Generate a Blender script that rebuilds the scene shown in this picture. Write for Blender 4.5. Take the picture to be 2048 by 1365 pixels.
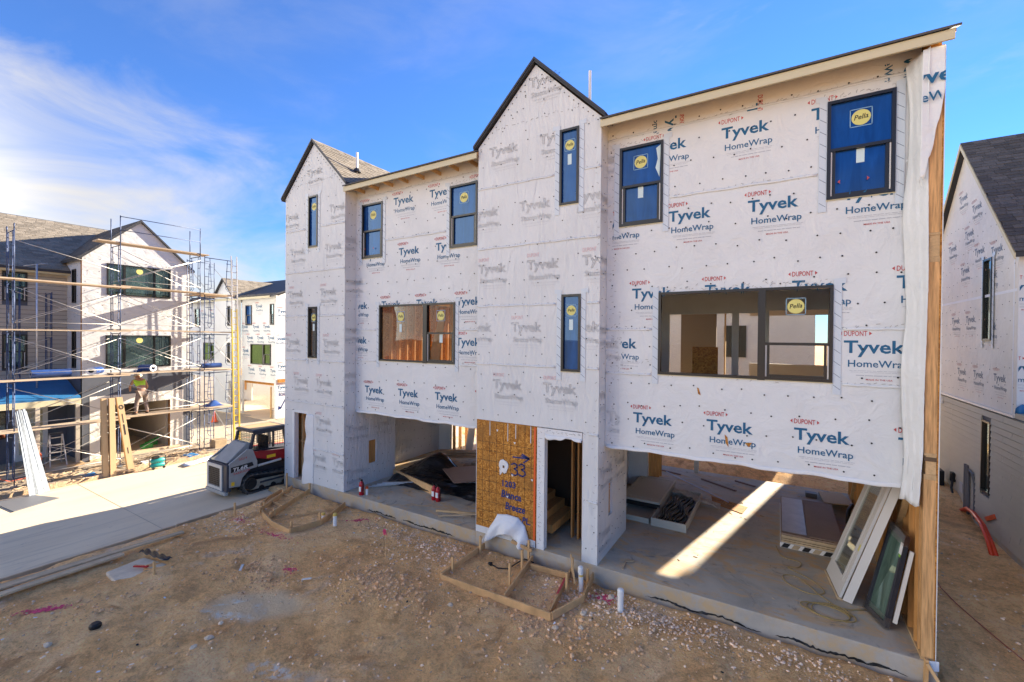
import bpy, bmesh, math, random
from mathutils import Vector, Matrix, noise
R = math.radians
random.seed(7)
for o in list(bpy.data.objects): bpy.data.objects.remove(o)
scene = bpy.context.scene
C = scene.collection

# ------------------------------------------------------------------ camera
CAM_F, YAW, PITCH, ROLL = 878.99, R(31.2504), R(-0.4637), R(0.5015)
fw = Vector((-math.sin(YAW)*math.cos(PITCH), math.cos(YAW)*math.cos(PITCH), math.sin(PITCH)))
r0 = Vector((math.cos(YAW), math.sin(YAW), 0)); u0 = r0.cross(fw)
rr = r0*math.cos(ROLL)+u0*math.sin(ROLL); uu = -r0*math.sin(ROLL)+u0*math.cos(ROLL)
cd = bpy.data.cameras.new('camera'); cam = bpy.data.objects.new('camera', cd); C.objects.link(cam)
cd.sensor_width = 36; cd.lens = CAM_F/2048*36; cd.clip_start = .05; cd.clip_end = 2000
m = Matrix((rr, uu, -fw)).transposed().to_4x4(); m.translation = (0, 0, 5.1); cam.matrix_world = m
scene.camera = cam

# ------------------------------------------------------------------ sky, sun, exposure
SUN_EL, SUN_AZ = R(19.5), R(12.6)          # azimuth measured from +Y towards +X
w = bpy.data.worlds.new('World'); scene.world = w; w.use_nodes = True
nt = w.node_tree; nt.nodes.clear()
def N(t, ty, **kw):
    n = t.nodes.new(ty)
    for k, v in kw.items():
        if k in n.inputs: n.inputs[k].default_value = v
        else: setattr(n, k, v)
    return n
sky = N(nt, 'ShaderNodeTexSky', sky_type='NISHITA', sun_disc=False, sun_elevation=SUN_EL, sun_rotation=SUN_AZ,
        altitude=200, air_density=1.0, dust_density=0.0, ozone_density=2.0)
tc = N(nt, 'ShaderNodeTexCoord')
sep = N(nt, 'ShaderNodeSeparateXYZ'); nt.links.new(tc.outputs['Generated'], sep.inputs[0])
mp = N(nt, 'ShaderNodeMapping'); mp.inputs['Rotation'].default_value = (R(12), R(-18), R(35)); mp.inputs['Scale'].default_value = (1.6, 3.2, 6.5); mp.inputs['Location'].default_value = (0.9, 0.35, 1.3)
nt.links.new(tc.outputs['Generated'], mp.inputs[0])
cn = N(nt, 'ShaderNodeTexNoise', Scale=1.25, Detail=9.0, Roughness=.6, Distortion=.5); nt.links.new(mp.outputs[0], cn.inputs['Vector'])
cn2 = N(nt, 'ShaderNodeTexNoise', Scale=1.1, Detail=3.0); nt.links.new(tc.outputs['Generated'], cn2.inputs['Vector'])
add = N(nt, 'ShaderNodeMath', operation='MULTIPLY_ADD'); nt.links.new(cn2.outputs[0], add.inputs[0]); add.inputs[1].default_value = .55; nt.links.new(cn.outputs[0], add.inputs[2])
hz = N(nt, 'ShaderNodeMapRange'); nt.links.new(sep.outputs['Z'], hz.inputs[0]); hz.inputs[1].default_value = .05; hz.inputs[2].default_value = .5; hz.inputs[3].default_value = .26; hz.inputs[4].default_value = -.10
# clouds thicken to the left; the unseen bank behind is added to light the fronts
dt = N(nt, 'ShaderNodeVectorMath', operation='DOT_PRODUCT'); nt.links.new(tc.outputs['Generated'], dt.inputs[0]); dt.inputs[1].default_value = (-.80, -.60, 0)
bk = N(nt, 'ShaderNodeMapRange', interpolation_type='SMOOTHSTEP'); nt.links.new(dt.outputs['Value'], bk.inputs[0]); bk.inputs[1].default_value = .25; bk.inputs[2].default_value = 1.0; bk.inputs[3].default_value = -.03; bk.inputs[4].default_value = .50
ad3 = N(nt, 'ShaderNodeMath', operation='ADD'); nt.links.new(hz.outputs[0], ad3.inputs[0]); nt.links.new(bk.outputs[0], ad3.inputs[1])
ad2 = N(nt, 'ShaderNodeMath', operation='ADD'); nt.links.new(add.outputs[0], ad2.inputs[0]); nt.links.new(ad3.outputs[0], ad2.inputs[1])
cr = N(nt, 'ShaderNodeMapRange', interpolation_type='SMOOTHSTEP'); nt.links.new(ad2.outputs[0], cr.inputs[0]); cr.inputs[1].default_value = .72; cr.inputs[2].default_value = 1.42; cr.inputs[3].default_value = .0; cr.inputs[4].default_value = .95
ci = N(nt, 'ShaderNodeTexNoise', Scale=1.3, Detail=7.0, Roughness=.6, Distortion=.35); nt.links.new(mp.outputs[0], ci.inputs['Vector'])
cq = N(nt, 'ShaderNodeMapRange', interpolation_type='SMOOTHSTEP'); nt.links.new(ci.outputs[0], cq.inputs[0]); cq.inputs[1].default_value = .42; cq.inputs[2].default_value = .8; cq.inputs[3].default_value = .04; cq.inputs[4].default_value = .17
cm = N(nt, 'ShaderNodeMath', operation='MAXIMUM'); nt.links.new(cr.outputs[0], cm.inputs[0]); nt.links.new(cq.outputs[0], cm.inputs[1])
tn = N(nt, 'ShaderNodeMix', data_type='RGBA', blend_type='MULTIPLY'); tn.inputs['Factor'].default_value = 1; nt.links.new(sky.outputs[0], tn.inputs['A']); tn.inputs['B'].default_value = (.175, .365, .66, 1)
mx = N(nt, 'ShaderNodeMix', data_type='RGBA'); nt.links.new(cm.outputs[0], mx.inputs['Factor']); nt.links.new(tn.outputs['Result'], mx.inputs['A'])
cb = N(nt, 'ShaderNodeMapRange', interpolation_type='SMOOTHSTEP'); nt.links.new(dt.outputs['Value'], cb.inputs[0]); cb.inputs[1].default_value = .60; cb.inputs[2].default_value = .98; cb.inputs[3].default_value = 2.1; cb.inputs[4].default_value = 9.6  # clouds outside the view brightened to light the shaded fronts
cv = N(nt, 'ShaderNodeVectorMath', operation='SCALE'); cv.inputs[0].default_value = (1.0, .94, .84); nt.links.new(cb.outputs[0], cv.inputs['Scale']); nt.links.new(cv.outputs[0], mx.inputs['B'])
bg = N(nt, 'ShaderNodeBackground', Strength=.11); nt.links.new(mx.outputs['Result'], bg.inputs[0])
nt.links.new(bg.outputs[0], N(nt, 'ShaderNodeOutputWorld').inputs[0])

sd = bpy.data.lights.new('sun', 'SUN'); sd.energy = 5.0; sd.angle = R(.5); sd.color = (1, .87, .70)
sun = bpy.data.objects.new('sun', sd); C.objects.link(sun)
L = Vector((-math.sin(SUN_AZ)*math.cos(SUN_EL), -math.cos(SUN_AZ)*math.cos(SUN_EL), -math.sin(SUN_EL)))
sun.rotation_euler = L.to_track_quat('-Z', 'Y').to_euler(); sun.location = (4, 20, 30)
vs = scene.view_settings; vs.view_transform = 'Standard'; vs.look = 'None'; vs.gamma = 1; vs.exposure = 2.03; vs.use_curve_mapping = False
scene.render.engine = 'CYCLES'
scene.cycles.max_bounces = 8; scene.cycles.transparent_max_bounces = 16

# ------------------------------------------------------------------ materials
MATS = {}
def mat(name, col, rough=.7, metal=0, var=0, vscale=3, bump=0, bscale=30, spec=.4, island=0, stretch=None, detail=5):
    """plain procedural surface: base colour broken up by noise, fine relief by noise bump"""
    if name in MATS: return MATS[name]
    m = bpy.data.materials.new(name); m.use_nodes = True; t = m.node_tree; p = t.nodes['Principled BSDF']
    p.inputs['Roughness'].default_value = rough; p.inputs['Metallic'].default_value = metal; p.inputs['Specular IOR Level'].default_value = spec
    p.inputs['Base Color'].default_value = (*col, 1)
    g = N(t, 'ShaderNodeTexCoord'); vec = g.outputs['Object']
    if stretch:
        mm = N(t, 'ShaderNodeMapping'); mm.inputs['Scale'].default_value = stretch; t.links.new(vec, mm.inputs[0]); vec = mm.outputs[0]
    if var or island:
        n = N(t, 'ShaderNodeTexNoise', Scale=vscale, Detail=detail, Roughness=.62); t.links.new(vec, n.inputs['Vector'])
        mr = N(t, 'ShaderNodeMapRange'); t.links.new(n.outputs[0], mr.inputs[0]); mr.inputs[1].default_value = .25; mr.inputs[2].default_value = .75; mr.inputs[3].default_value = 1-var; mr.inputs[4].default_value = 1+var
        src = mr.outputs[0]
        if island:
            ge = N(t, 'ShaderNodeNewGeometry'); oi = N(t, 'ShaderNodeObjectInfo'); a = N(t, 'ShaderNodeMath', operation='ADD'); t.links.new(ge.outputs['Random Per Island'], a.inputs[0]); t.links.new(oi.outputs['Random'], a.inputs[1])
            fr = N(t, 'ShaderNodeMath', operation='FRACT'); t.links.new(a.outputs[0], fr.inputs[0])
            q = N(t, 'ShaderNodeMapRange'); t.links.new(fr.outputs[0], q.inputs[0]); q.inputs[3].default_value = 1-island; q.inputs[4].default_value = 1+island
            mu = N(t, 'ShaderNodeMath', operation='MULTIPLY'); t.links.new(src, mu.inputs[0]); t.links.new(q.outputs[0], mu.inputs[1]); src = mu.outputs[0]
        vm = N(t, 'ShaderNodeVectorMath', operation='SCALE'); vm.inputs[0].default_value = col; t.links.new(src, vm.inputs['Scale']); t.links.new(vm.outputs[0], p.inputs['Base Color'])
    if bump:
        n2 = N(t, 'ShaderNodeTexNoise', Scale=bscale, Detail=4); t.links.new(vec, n2.inputs['Vector'])
        b = N(t, 'ShaderNodeBump', Strength=bump, Distance=.02); t.links.new(n2.outputs[0], b.inputs['Height']); t.links.new(b.outputs[0], p.inputs['Normal'])
    MATS[name] = m; return m
def ramp(t, src, stops):
    c = N(t, 'ShaderNodeValToRGB'); e = c.color_ramp.elements
    while len(e) < len(stops): e.new(.5)
    for i, (p_, col) in enumerate(stops): e[i].position = p_; e[i].color = (*col, 1)
    t.links.new(src, c.inputs[0]); return c.outputs[0]
def base(name, rough=.8, spec=.3):
    m = bpy.data.materials.new(name); m.use_nodes = True; t = m.node_tree; p = t.nodes['Principled BSDF']; p.inputs['Roughness'].default_value = rough; p.inputs['Specular IOR Level'].default_value = spec
    MATS[name] = m; return m, t, p, N(t, 'ShaderNodeTexCoord').outputs['Object']
def lk(t, a, b): t.links.new(a, b)
def mixc(t, f, a, b, blend='MIX'):
    n = N(t, 'ShaderNodeMix', data_type='RGBA', blend_type=blend)
    for s, k in ((f, 'Factor'), (a, 'A'), (b, 'B')):
        if hasattr(s, 'links'): t.links.new(s, n.inputs[k])
        else: n.inputs[k].default_value = s if k == 'Factor' else (*s, 1)
    return n.outputs['Result']
def noi(t, vec, sc, det=5, rough=.6, dist=0, stretch=None):
    if stretch:
        mm = N(t, 'ShaderNodeMapping'); mm.inputs['Scale'].default_value = stretch; t.links.new(vec, mm.inputs[0]); vec = mm.outputs[0]
    n = N(t, 'ShaderNodeTexNoise', Scale=sc, Detail=det, Roughness=rough, Distortion=dist); t.links.new(vec, n.inputs['Vector']); return n.outputs[0]
def bumpn(t, p, srcs):
    prev = None
    for s, st, d in srcs:
        b = N(t, 'ShaderNodeBump', Strength=st, Distance=d); t.links.new(s, b.inputs['Height'])
        if prev: t.links.new(prev, b.inputs['Normal'])
        prev = b.outputs[0]
    t.links.new(prev, p.inputs['Normal'])
def mask(t, src, a, b):
    n = N(t, 'ShaderNodeMapRange', interpolation_type='SMOOTHSTEP'); t.links.new(src, n.inputs[0]); n.inputs[1].default_value = a; n.inputs[2].default_value = b; return n.outputs[0]

def wrap_mat(name, c0, c1, stretch):
    m, t, p, v = base(name, .55, .35)
    n = noi(t, v, 1.1, 5); lk(t, ramp(t, n, [(.3, c0), (.7, c1)]), p.inputs['Base Color'])
    wr = noi(t, v, 2.2, 6, .55, 1.2, stretch); fi = noi(t, v, 60, 2)
    wr2 = noi(t, v, 6, 6, .6, 2.0, (stretch[0]*.7, stretch[1]*.7, stretch[2]*1.6)); bumpn(t, p, [(wr, .6, .06), (wr2, .3, .02), (fi, .1, .004)]); return m
wrap_mat('house_wrap', (.67, .685, .68), (.74, .755, .745), (1, 1, .8))
wrap_mat('stucco_wrap', (.645, .66, .655), (.705, .72, .715), (2.2, 2.2, .5))
wrap_mat('loose_wrap', (.72, .73, .725), (.78, .79, .785), (1, 1, 1))
mat('print_blue', (.012, .115, .235), .6); mat('print_red', (.5, .07, .07), .6); mat('print_grey', (.42, .44, .48), .6); mat('print_outline', (.595, .61, .625), .6); mat('print_dim_blue', (.16, .20, .25), .6); mat('print_dim_red', (.55, .30, .26), .6); mat('print_dim_grey', (.46, .45, .43), .6)
mat('print_faint_red', (.72, .5, .5), .6); mat('ink_blue', (.01, .03, .16), .5); mat('ink_black', (.012, .012, .014), .6)
mat('cap_black', (.01, .01, .011), .5); mat('staple', (.3, .29, .27), .5); mat('tape', (.6, .66, .71), .4, bump=.15, bscale=40); mat('tape_ink', (.2, .24, .3), .5)
mat('frame_black', (.012, .0115, .011), .35, spec=.5); mat('track_white', (.72, .7, .66), .4); mat('label_white', (.62, .74, .74), .5); mat('sticker_yellow', (.70, .64, .2), .5); mat('sticker_square', (.25, .42, .55), .5)
mat('lumber', (.56, .36, .17), .75, var=.22, vscale=2.5, bump=.15, bscale=14, stretch=(9, 9, .9), island=.12)
mat('lumber_x', (.54, .37, .19), .75, var=.22, vscale=2.5, bump=.15, bscale=14, stretch=(.9, 9, 9), island=.12)
mat('lumber_y', (.54, .36, .18), .75, var=.22, vscale=2.5, bump=.15, bscale=14, stretch=(9, .9, 9), island=.14)
mat('lumber_orange', (.55, .28, .09), .75, var=.25, vscale=2.5, bump=.15, bscale=14, stretch=(9, 9, .9), island=.12)
mat('form_board', (.60, .36, .16), .8, var=.3, vscale=3, bump=.2, bscale=14, island=.15)
mat('stake_wood', (.62, .39, .18), .8, var=.2, vscale=3, bump=.2, bscale=14)
mat('old_board', (.50, .37, .23), .85, var=.3, vscale=2, bump=.3, bscale=9, island=.15)
mat('fascia_cream', (.60, .54, .36), .6, var=.05, vscale=2, stretch=(.5, 4, 8))
mat('roof_edge', (.035, .037, .042), .6); mat('dark_membrane', (.09, .10, .125), .7, var=.2, vscale=1.5)
mat('blue_membrane', (.03, .16, .36), .5, var=.2, vscale=1.5, bump=.2, bscale=4); mat('blue_roll', (.03, .075, .24), .35, var=.25, vscale=6, bump=.3, bscale=8)
mat('siding_grey', (.46, .42, .335), .6, var=.06, vscale=1.5, bump=.05, bscale=60, stretch=(1, 1, 5)); mat('siding_beige', (.42, .375, .31), .6, var=.06, vscale=1.5)
mat('shingle', (.105, .098, .09), .9, var=.3, vscale=25, bump=.4, bscale=70, island=.28); mat('shingle_tan', (.25, .215, .165), .9, var=.3, vscale=25, bump=.4, bscale=70, island=.22)
mat('pvc', (.82, .82, .79), .35, var=.05, vscale=6); mat('pvc_yellow', (.72, .5, .12), .5); mat('cap_orange', (.75, .12, .03), .4)
mat('ext_red', (.42, .01, .02), .25, spec=.5); mat('rubber', (.015, .015, .016), .75, var=.3, vscale=20); mat('black_plastic', (.012, .013, .015), .28, bump=.5, bscale=5, spec=.6)
mat('mdf', (.30, .21, .15), .7, var=.08, vscale=2); mat('mdf_edge', (.48, .36, .22), .8, var=.25, vscale=4, island=.2); mat('panel_brown', (.25, .16, .12), .55, var=.07, vscale=2)
mat('door_panel', (.52, .49, .40), .5, var=.04, vscale=2); mat('door_white', (.62, .60, .57), .45, var=.04, vscale=2); mat('foam_black', (.012, .012, .012), .6); mat('cardboard', (.52, .36, .19), .8, var=.08, vscale=3, stretch=(4, 4, .5))
mat('cloth', (.60, .52, .42), .9, var=.2, vscale=6, bump=.5, bscale=12); mat('cord_tan', (.40, .28, .10), .6); mat('cord_red', (.42, .08, .04), .6); mat('cord_black', (.012, .012, .012), .5); mat('conduit_orange', (.75, .07, .02), .4); mat('conduit_grey', (.16, .165, .175), .5)
mat('steel_blue', (.05, .075, .15), .5, .3, var=.45, vscale=9); mat('galv', (.55, .58, .62), .38, .75, var=.2, vscale=5); mat('galv_sheet', (.24, .275, .31), .75, 0, var=.4, vscale=3, stretch=(9, 9, .3), island=.4, spec=.15); mat('brace_steel', (.50, .48, .44), .45, .5, var=.25, vscale=4)
mat('plank', (.50, .39, .27), .85, var=.2, vscale=3, stretch=(6, .7, 6), island=.2, bump=.2, bscale=9); mat('ladder_yellow', (.72, .52, .05), .5); mat('alu', (.55, .55, .55), .4, .7)
mat('skid_grey', (.33, .335, .32), .4, var=.12, vscale=4, spec=.5); mat('skid_dark', (.035, .038, .05), .5, var=.2, vscale=5); mat('skid_white', (.52, .51, .47), .45, var=.1, vscale=4); mat('skid_red', (.30, .008, .012), .35, var=.15, vscale=5, spec=.5); mat('skid_black', (.012, .012, .013), .55)
mat('track_rubber', (.075, .07, .062), .85, var=.6, vscale=9); mat('mud', (.33, .28, .20), .9, var=.3, vscale=8); mat('yellow_decal', (.8, .5, .02), .5); mat('white_print', (.78, .78, .76), .5); mat('teal', (.01, .25, .24), .4); mat('green_tool', (.05, .32, .06), .45)
mat('hivis', (.42, .72, .06), .8); mat('trousers', (.22, .17, .14), .9, var=.4, vscale=14); mat('skin', (.40, .22, .14), .6); mat('hat_white', (.55, .5, .42), .6); mat('shoe', (.06, .045, .035), .7)
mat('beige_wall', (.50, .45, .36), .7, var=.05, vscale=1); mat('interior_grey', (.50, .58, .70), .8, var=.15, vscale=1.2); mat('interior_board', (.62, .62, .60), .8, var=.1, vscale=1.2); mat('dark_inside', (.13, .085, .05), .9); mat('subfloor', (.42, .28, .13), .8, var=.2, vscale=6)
mat('pink_paint', (.75, .08, .16), .7, var=.25, vscale=30); mat('stone', (.76, .60, .42), .95, var=.25, vscale=10, bump=.4, bscale=20, island=.2); mat('gravel', (.84, .60, .40), .95, var=.25, vscale=14, island=.4); mat('clod', (.72, .43, .22), 1, var=.25, vscale=12, island=.25)
mat('paper_white', (.75, .77, .8), .7, bump=.4, bscale=8); mat('hvac', (.45, .46, .47), .5); mat('green_tag', (.2, .45, .05), .5)

def glass(name, refl, tint, film=None):
    m = bpy.data.materials.new(name); m.use_nodes = True; t = m.node_tree; t.nodes.clear()
    out = N(t, 'ShaderNodeOutputMaterial'); gl = N(t, 'ShaderNodeBsdfGlossy', Roughness=.02); gl.inputs[0].default_value = (*tint, 1)
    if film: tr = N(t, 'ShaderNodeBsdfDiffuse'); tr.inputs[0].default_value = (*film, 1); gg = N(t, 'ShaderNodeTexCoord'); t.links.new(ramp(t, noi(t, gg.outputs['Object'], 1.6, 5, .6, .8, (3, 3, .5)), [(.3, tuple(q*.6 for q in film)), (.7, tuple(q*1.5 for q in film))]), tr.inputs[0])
    else: tr = N(t, 'ShaderNodeBsdfTransparent'); tr.inputs[0].default_value = (.93, .92, .88, 1)
    lw = N(t, 'ShaderNodeFresnel', IOR=1.38); a = N(t, 'ShaderNodeMath', operation='MULTIPLY_ADD'); a.inputs[1].default_value = .2 if not film else 1; a.inputs[2].default_value = refl; t.links.new(lw.outputs[0], a.inputs[0])
    g = N(t, 'ShaderNodeTexCoord'); nz = noi(t, g.outputs['Object'], .9, 1); b = N(t, 'ShaderNodeBump', Strength=.10, Distance=.06); t.links.new(nz, b.inputs['Height']); t.links.new(b.outputs[0], gl.inputs['Normal'])
    mxs = N(t, 'ShaderNodeMixShader'); t.links.new(a.outputs[0], mxs.inputs[0]); t.links.new(tr.outputs[0], mxs.inputs[1]); t.links.new(gl.outputs[0], mxs.inputs[2]); t.links.new(mxs.outputs[0], out.inputs[0])
    MATS[name] = m
glass('glass_sky_film', .06, (.35, .55, .85), (.006, .045, .17)); glass('glass_clear', .0, (.8, .95, 1)); glass('glass_dark', .16, (.7, .9, .95)); glass('glass_door', .15, (.9, 1, 1))  # film panes hold the reflected deep blue sky as painted colour
def mk():
    # OSB sheathing: pressed wood flakes, snapped chalk grid
    m, t, p, v = base('osb', .8)
    vo = N(t, 'ShaderNodeTexVoronoi', Scale=22); mm = N(t, 'ShaderNodeMapping'); mm.inputs['Scale'].default_value = (1, 1, 1.9); mm.inputs['Rotation'].default_value = (0, R(35), 0); n1 = N(t, 'ShaderNodeTexNoise', Scale=5, Detail=2); lk(t, v, n1.inputs['Vector'])
    ad = N(t, 'ShaderNodeVectorMath', operation='MULTIPLY_ADD'); lk(t, n1.outputs['Color'], ad.inputs[0]); ad.inputs[1].default_value = (.35,)*3; lk(t, v, ad.inputs[2]); lk(t, ad.outputs[0], mm.inputs[0]); lk(t, mm.outputs[0], vo.inputs['Vector'])
    s = N(t, 'ShaderNodeSeparateColor'); lk(t, vo.outputs['Color'], s.inputs[0])
    c = ramp(t, s.outputs[0], [(0, (.25, .09, .013)), (.45, (.46, .19, .028)), (1, (.68, .33, .07))]); st = mask(t, noi(t, v, 2.2, 4), .4, .75)
    lk(t, mixc(t, st, c, (.33, .15, .035)), p.inputs['Base Color']); bumpn(t, p, [(s.outputs[0], .2, .004)])
    # garage slab
    m, t, p, v = base('slab', .75, .35)
    a = ramp(t, noi(t, v, .9, 8, .68, .6), [(.25, (.33, .295, .225)), (.5, (.50, .445, .345)), (.75, (.63, .56, .43))])
    st = mask(t, noi(t, v, 1.3, 7, .7, 1.0, (.8, 1.5, 1)), .46, .62); c = mixc(t, st, a, (.62, .42, .22)); d2 = mask(t, noi(t, v, 2.2, 8, .75, .8), .54, .74)
    lk(t, mixc(t, d2, c, (.19, .18, .165)), p.inputs['Base Color']); bumpn(t, p, [(noi(t, v, 30, 4), .08, .01)])
    # street concrete
    m, t, p, v = base('street', .85, .25)
    a = ramp(t, noi(t, v, .5, 8, .65, .4, (2.5, .6, 1)), [(.3, (.69, .55, .365)), (.7, (.80, .65, .435))]); st = mask(t, noi(t, v, 1.6, 7, .7, 1.2, (1.2, .5, 1)), .58, .78)
    mud = mask(t, noi(t, v, .8, 8, .72, .8, (3.0, .22, 1)), .52, .72); spt = mask(t, noi(t, v, 5, 7, .75), .62, .74); c = mixc(t, st, a, (.50, .425, .325)); c = mixc(t, mud, c, (.56, .45, .31)); lk(t, mixc(t, spt, c, (.40, .33, .25)), p.inputs['Base Color']); bumpn(t, p, [(noi(t, v, 45, 4), .1, .008)])
    # bare dirt
    m, t, p, v = base('dirt', 1, .1)
    a = ramp(t, noi(t, v, .45, 8, .62, .8), [(.25, (.66, .34, .14)), (.5, (.90, .54, .235)), (.78, (.94, .67, .385))])
    f = ramp(t, noi(t, v, 9, 8, .72), [(.25, (.78, .76, .74)), (.5, (1.08, 1.08, 1.08)), (.75, (1.25, 1.23, 1.2))]); c = mixc(t, 1, a, f, 'MULTIPLY'); f2 = ramp(t, noi(t, v, 2.3, 7, .7, 1.5), [(.28, (.76, .70, .64)), (.48, (1.03, 1.03, 1.03)), (.75, (1.15, 1.15, 1.13))]); c = mixc(t, 1, c, f2, 'MULTIPLY'); bp = mask(t, noi(t, v, .75, 6, .66, 1.3), .53, .66); c = mixc(t, bp, c, (.64, .35, .155)); f3 = ramp(t, noi(t, v, 30, 6, .75), [(.3, (.68, .66, .64)), (.5, (1, 1, 1)), (.7, (1.2, 1.2, 1.18))]); c = mixc(t, 1, c, f3, 'MULTIPLY')
    pal = mask(t, noi(t, v, .8, 6, .7, .6), .56, .74); c = mixc(t, pal, c, (.92, .68, .45))
    vo = N(t, 'ShaderNodeTexVoronoi', Scale=26); lk(t, v, vo.inputs['Vector']); sp = mask(t, vo.outputs['Distance'], .22, .12); dens = mask(t, noi(t, v, 1.1, 4), .48, .66); mu = N(t, 'ShaderNodeMath', operation='MULTIPLY'); lk(t, sp, mu.inputs[0]); lk(t, dens, mu.inputs[1])
    c = mixc(t, mu.outputs[0], c, (.80, .65, .45))
    sp_ = N(t, 'ShaderNodeSeparateXYZ'); lk(t, v, sp_.inputs[0]); c = mixc(t, mask(t, sp_.outputs['X'], -20.5, -21.2), c, mixc(t, 1, (.44, .37, .28), f, 'MULTIPLY'))   # greyer soil across the street, its colour darkened to offset full sun
    # packed pale patch with a lime-stained rim
    def ell(cx, cy, rx, ry, rot, a, b_):
        mm = N(t, 'ShaderNodeMapping', vector_type='TEXTURE'); mm.inputs['Location'].default_value = (cx, cy, 0); mm.inputs['Rotation'].default_value = (0, 0, rot); mm.inputs['Scale'].default_value = (rx, ry, 50); wv = N(t, 'ShaderNodeVectorMath', operation='MULTIPLY_ADD'); nz_ = N(t, 'ShaderNodeTexNoise', Scale=2.5, Detail=5); lk(t, v, nz_.inputs['Vector']); lk(t, nz_.outputs['Color'], wv.inputs[0]); wv.inputs[1].default_value = (.35, .35, 0); lk(t, v, wv.inputs[2]); lk(t, wv.outputs[0], mm.inputs[0])
        ln = N(t, 'ShaderNodeVectorMath', operation='LENGTH'); lk(t, mm.outputs[0], ln.inputs[0]); return mask(t, ln.outputs['Value'], b_, a)
    c = mixc(t, ell(-8.2, 4.75, .95, .55, .5, .6, 1.15), c, (.90, .67, .40))
    for (cx, cy, rx, ry, ro) in ((-8.35, 4.3, .75, .12, .35), (-8.0, 4.75, .28, .16, .1), (-8.7, 4.55, .4, .07, 1.1), (-6.4, 4.0, .5, .18, .3)):
        e1 = ell(cx, cy, rx, ry, ro, .4, 1.1); n9 = mask(t, noi(t, v, 7, 6, .7), .42, .62); m9 = N(t, 'ShaderNodeMath', operation='MULTIPLY'); lk(t, e1, m9.inputs[0]); lk(t, n9, m9.inputs[1]); c = mixc(t, m9.outputs[0], c, (.88, .80, .68))
    # crawler track marks pressed into the soil
    hsum = None
    for (cx, cy, ro, ln_, wd_) in ((-8.6, 3.4, -.5, 3.2, .22), (-9.1, 2.2, -.5, 3.0, .22), (-4.2, 5.4, .25, 4.5, .22), (-4.5, 4.0, .25, 4.5, .22), (-11.2, 4.9, 1.2, 2.0, .2), (0.2, 6.8, .2, 3.0, .2)):
        mm = N(t, 'ShaderNodeMapping', vector_type='TEXTURE'); mm.inputs['Location'].default_value = (cx, cy, 0); mm.inputs['Rotation'].default_value = (0, 0, ro); lk(t, v, mm.inputs[0]); sx = N(t, 'ShaderNodeSeparateXYZ'); lk(t, mm.outputs[0], sx.inputs[0])
        wv = N(t, 'ShaderNodeMath', operation='SINE'); sc_ = N(t, 'ShaderNodeMath', operation='MULTIPLY'); sc_.inputs[1].default_value = 42; lk(t, sx.outputs['X'], sc_.inputs[0]); lk(t, sc_.outputs[0], wv.inputs[0])
        def band(sock, lim):
            ab = N(t, 'ShaderNodeMath', operation='ABSOLUTE'); lk(t, sock, ab.inputs[0]); return mask(t, ab.outputs[0], lim, lim*.75)
        m1 = N(t, 'ShaderNodeMath', operation='MULTIPLY'); lk(t, band(sx.outputs['Y'], wd_), m1.inputs[0]); lk(t, band(sx.outputs['X'], ln_/2), m1.inputs[1]); m2 = N(t, 'ShaderNodeMath', operation='MULTIPLY'); lk(t, m1.outputs[0], m2.inputs[0]); lk(t, mask(t, noi(t, v, 1.5, 4), .38, .62), m2.inputs[1])
        wo = N(t, 'ShaderNodeMath', operation='ADD'); lk(t, wv.outputs[0], wo.inputs[0]); wo.inputs[1].default_value = -1.0; m3 = N(t, 'ShaderNodeMath', operation='MULTIPLY'); lk(t, m2.outputs[0], m3.inputs[0]); lk(t, wo.outputs[0], m3.inputs[1])
        if hsum is None: hsum = m3.outputs[0]
        else: a9 = N(t, 'ShaderNodeMath', operation='ADD'); lk(t, hsum, a9.inputs[0]); lk(t, m3.outputs[0], a9.inputs[1]); hsum = a9.outputs[0]
    lk(t, c, p.inputs['Base Color'])
    bumpn(t, p, [(hsum, .9, .02), (noi(t, v, 2.6, 7, .7, 1.0), .6, .10), (noi(t, v, 7, 8, .8, .6), .5, .07), (noi(t, v, 18, 8, .75), .9, .05), (noi(t, v, 45, 6, .75), .8, .02), (mu.outputs[0], .6, .02)])
    m, t, p, v = base('stem_concrete', .9, .2)
    a = ramp(t, noi(t, v, 1.6, 7, .7), [(.3, (.36, .335, .295)), (.7, (.50, .455, .385))]); z = N(t, 'ShaderNodeSeparateXYZ'); lk(t, v, z.inputs[0])
    st = mask(t, noi(t, v, 2.2, 6, .7, .5), .42, .66); lk(t, mixc(t, st, a, (.52, .38, .22)), p.inputs['Base Color']); bumpn(t, p, [(noi(t, v, 22, 5), .25, .01)])
mk()

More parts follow.
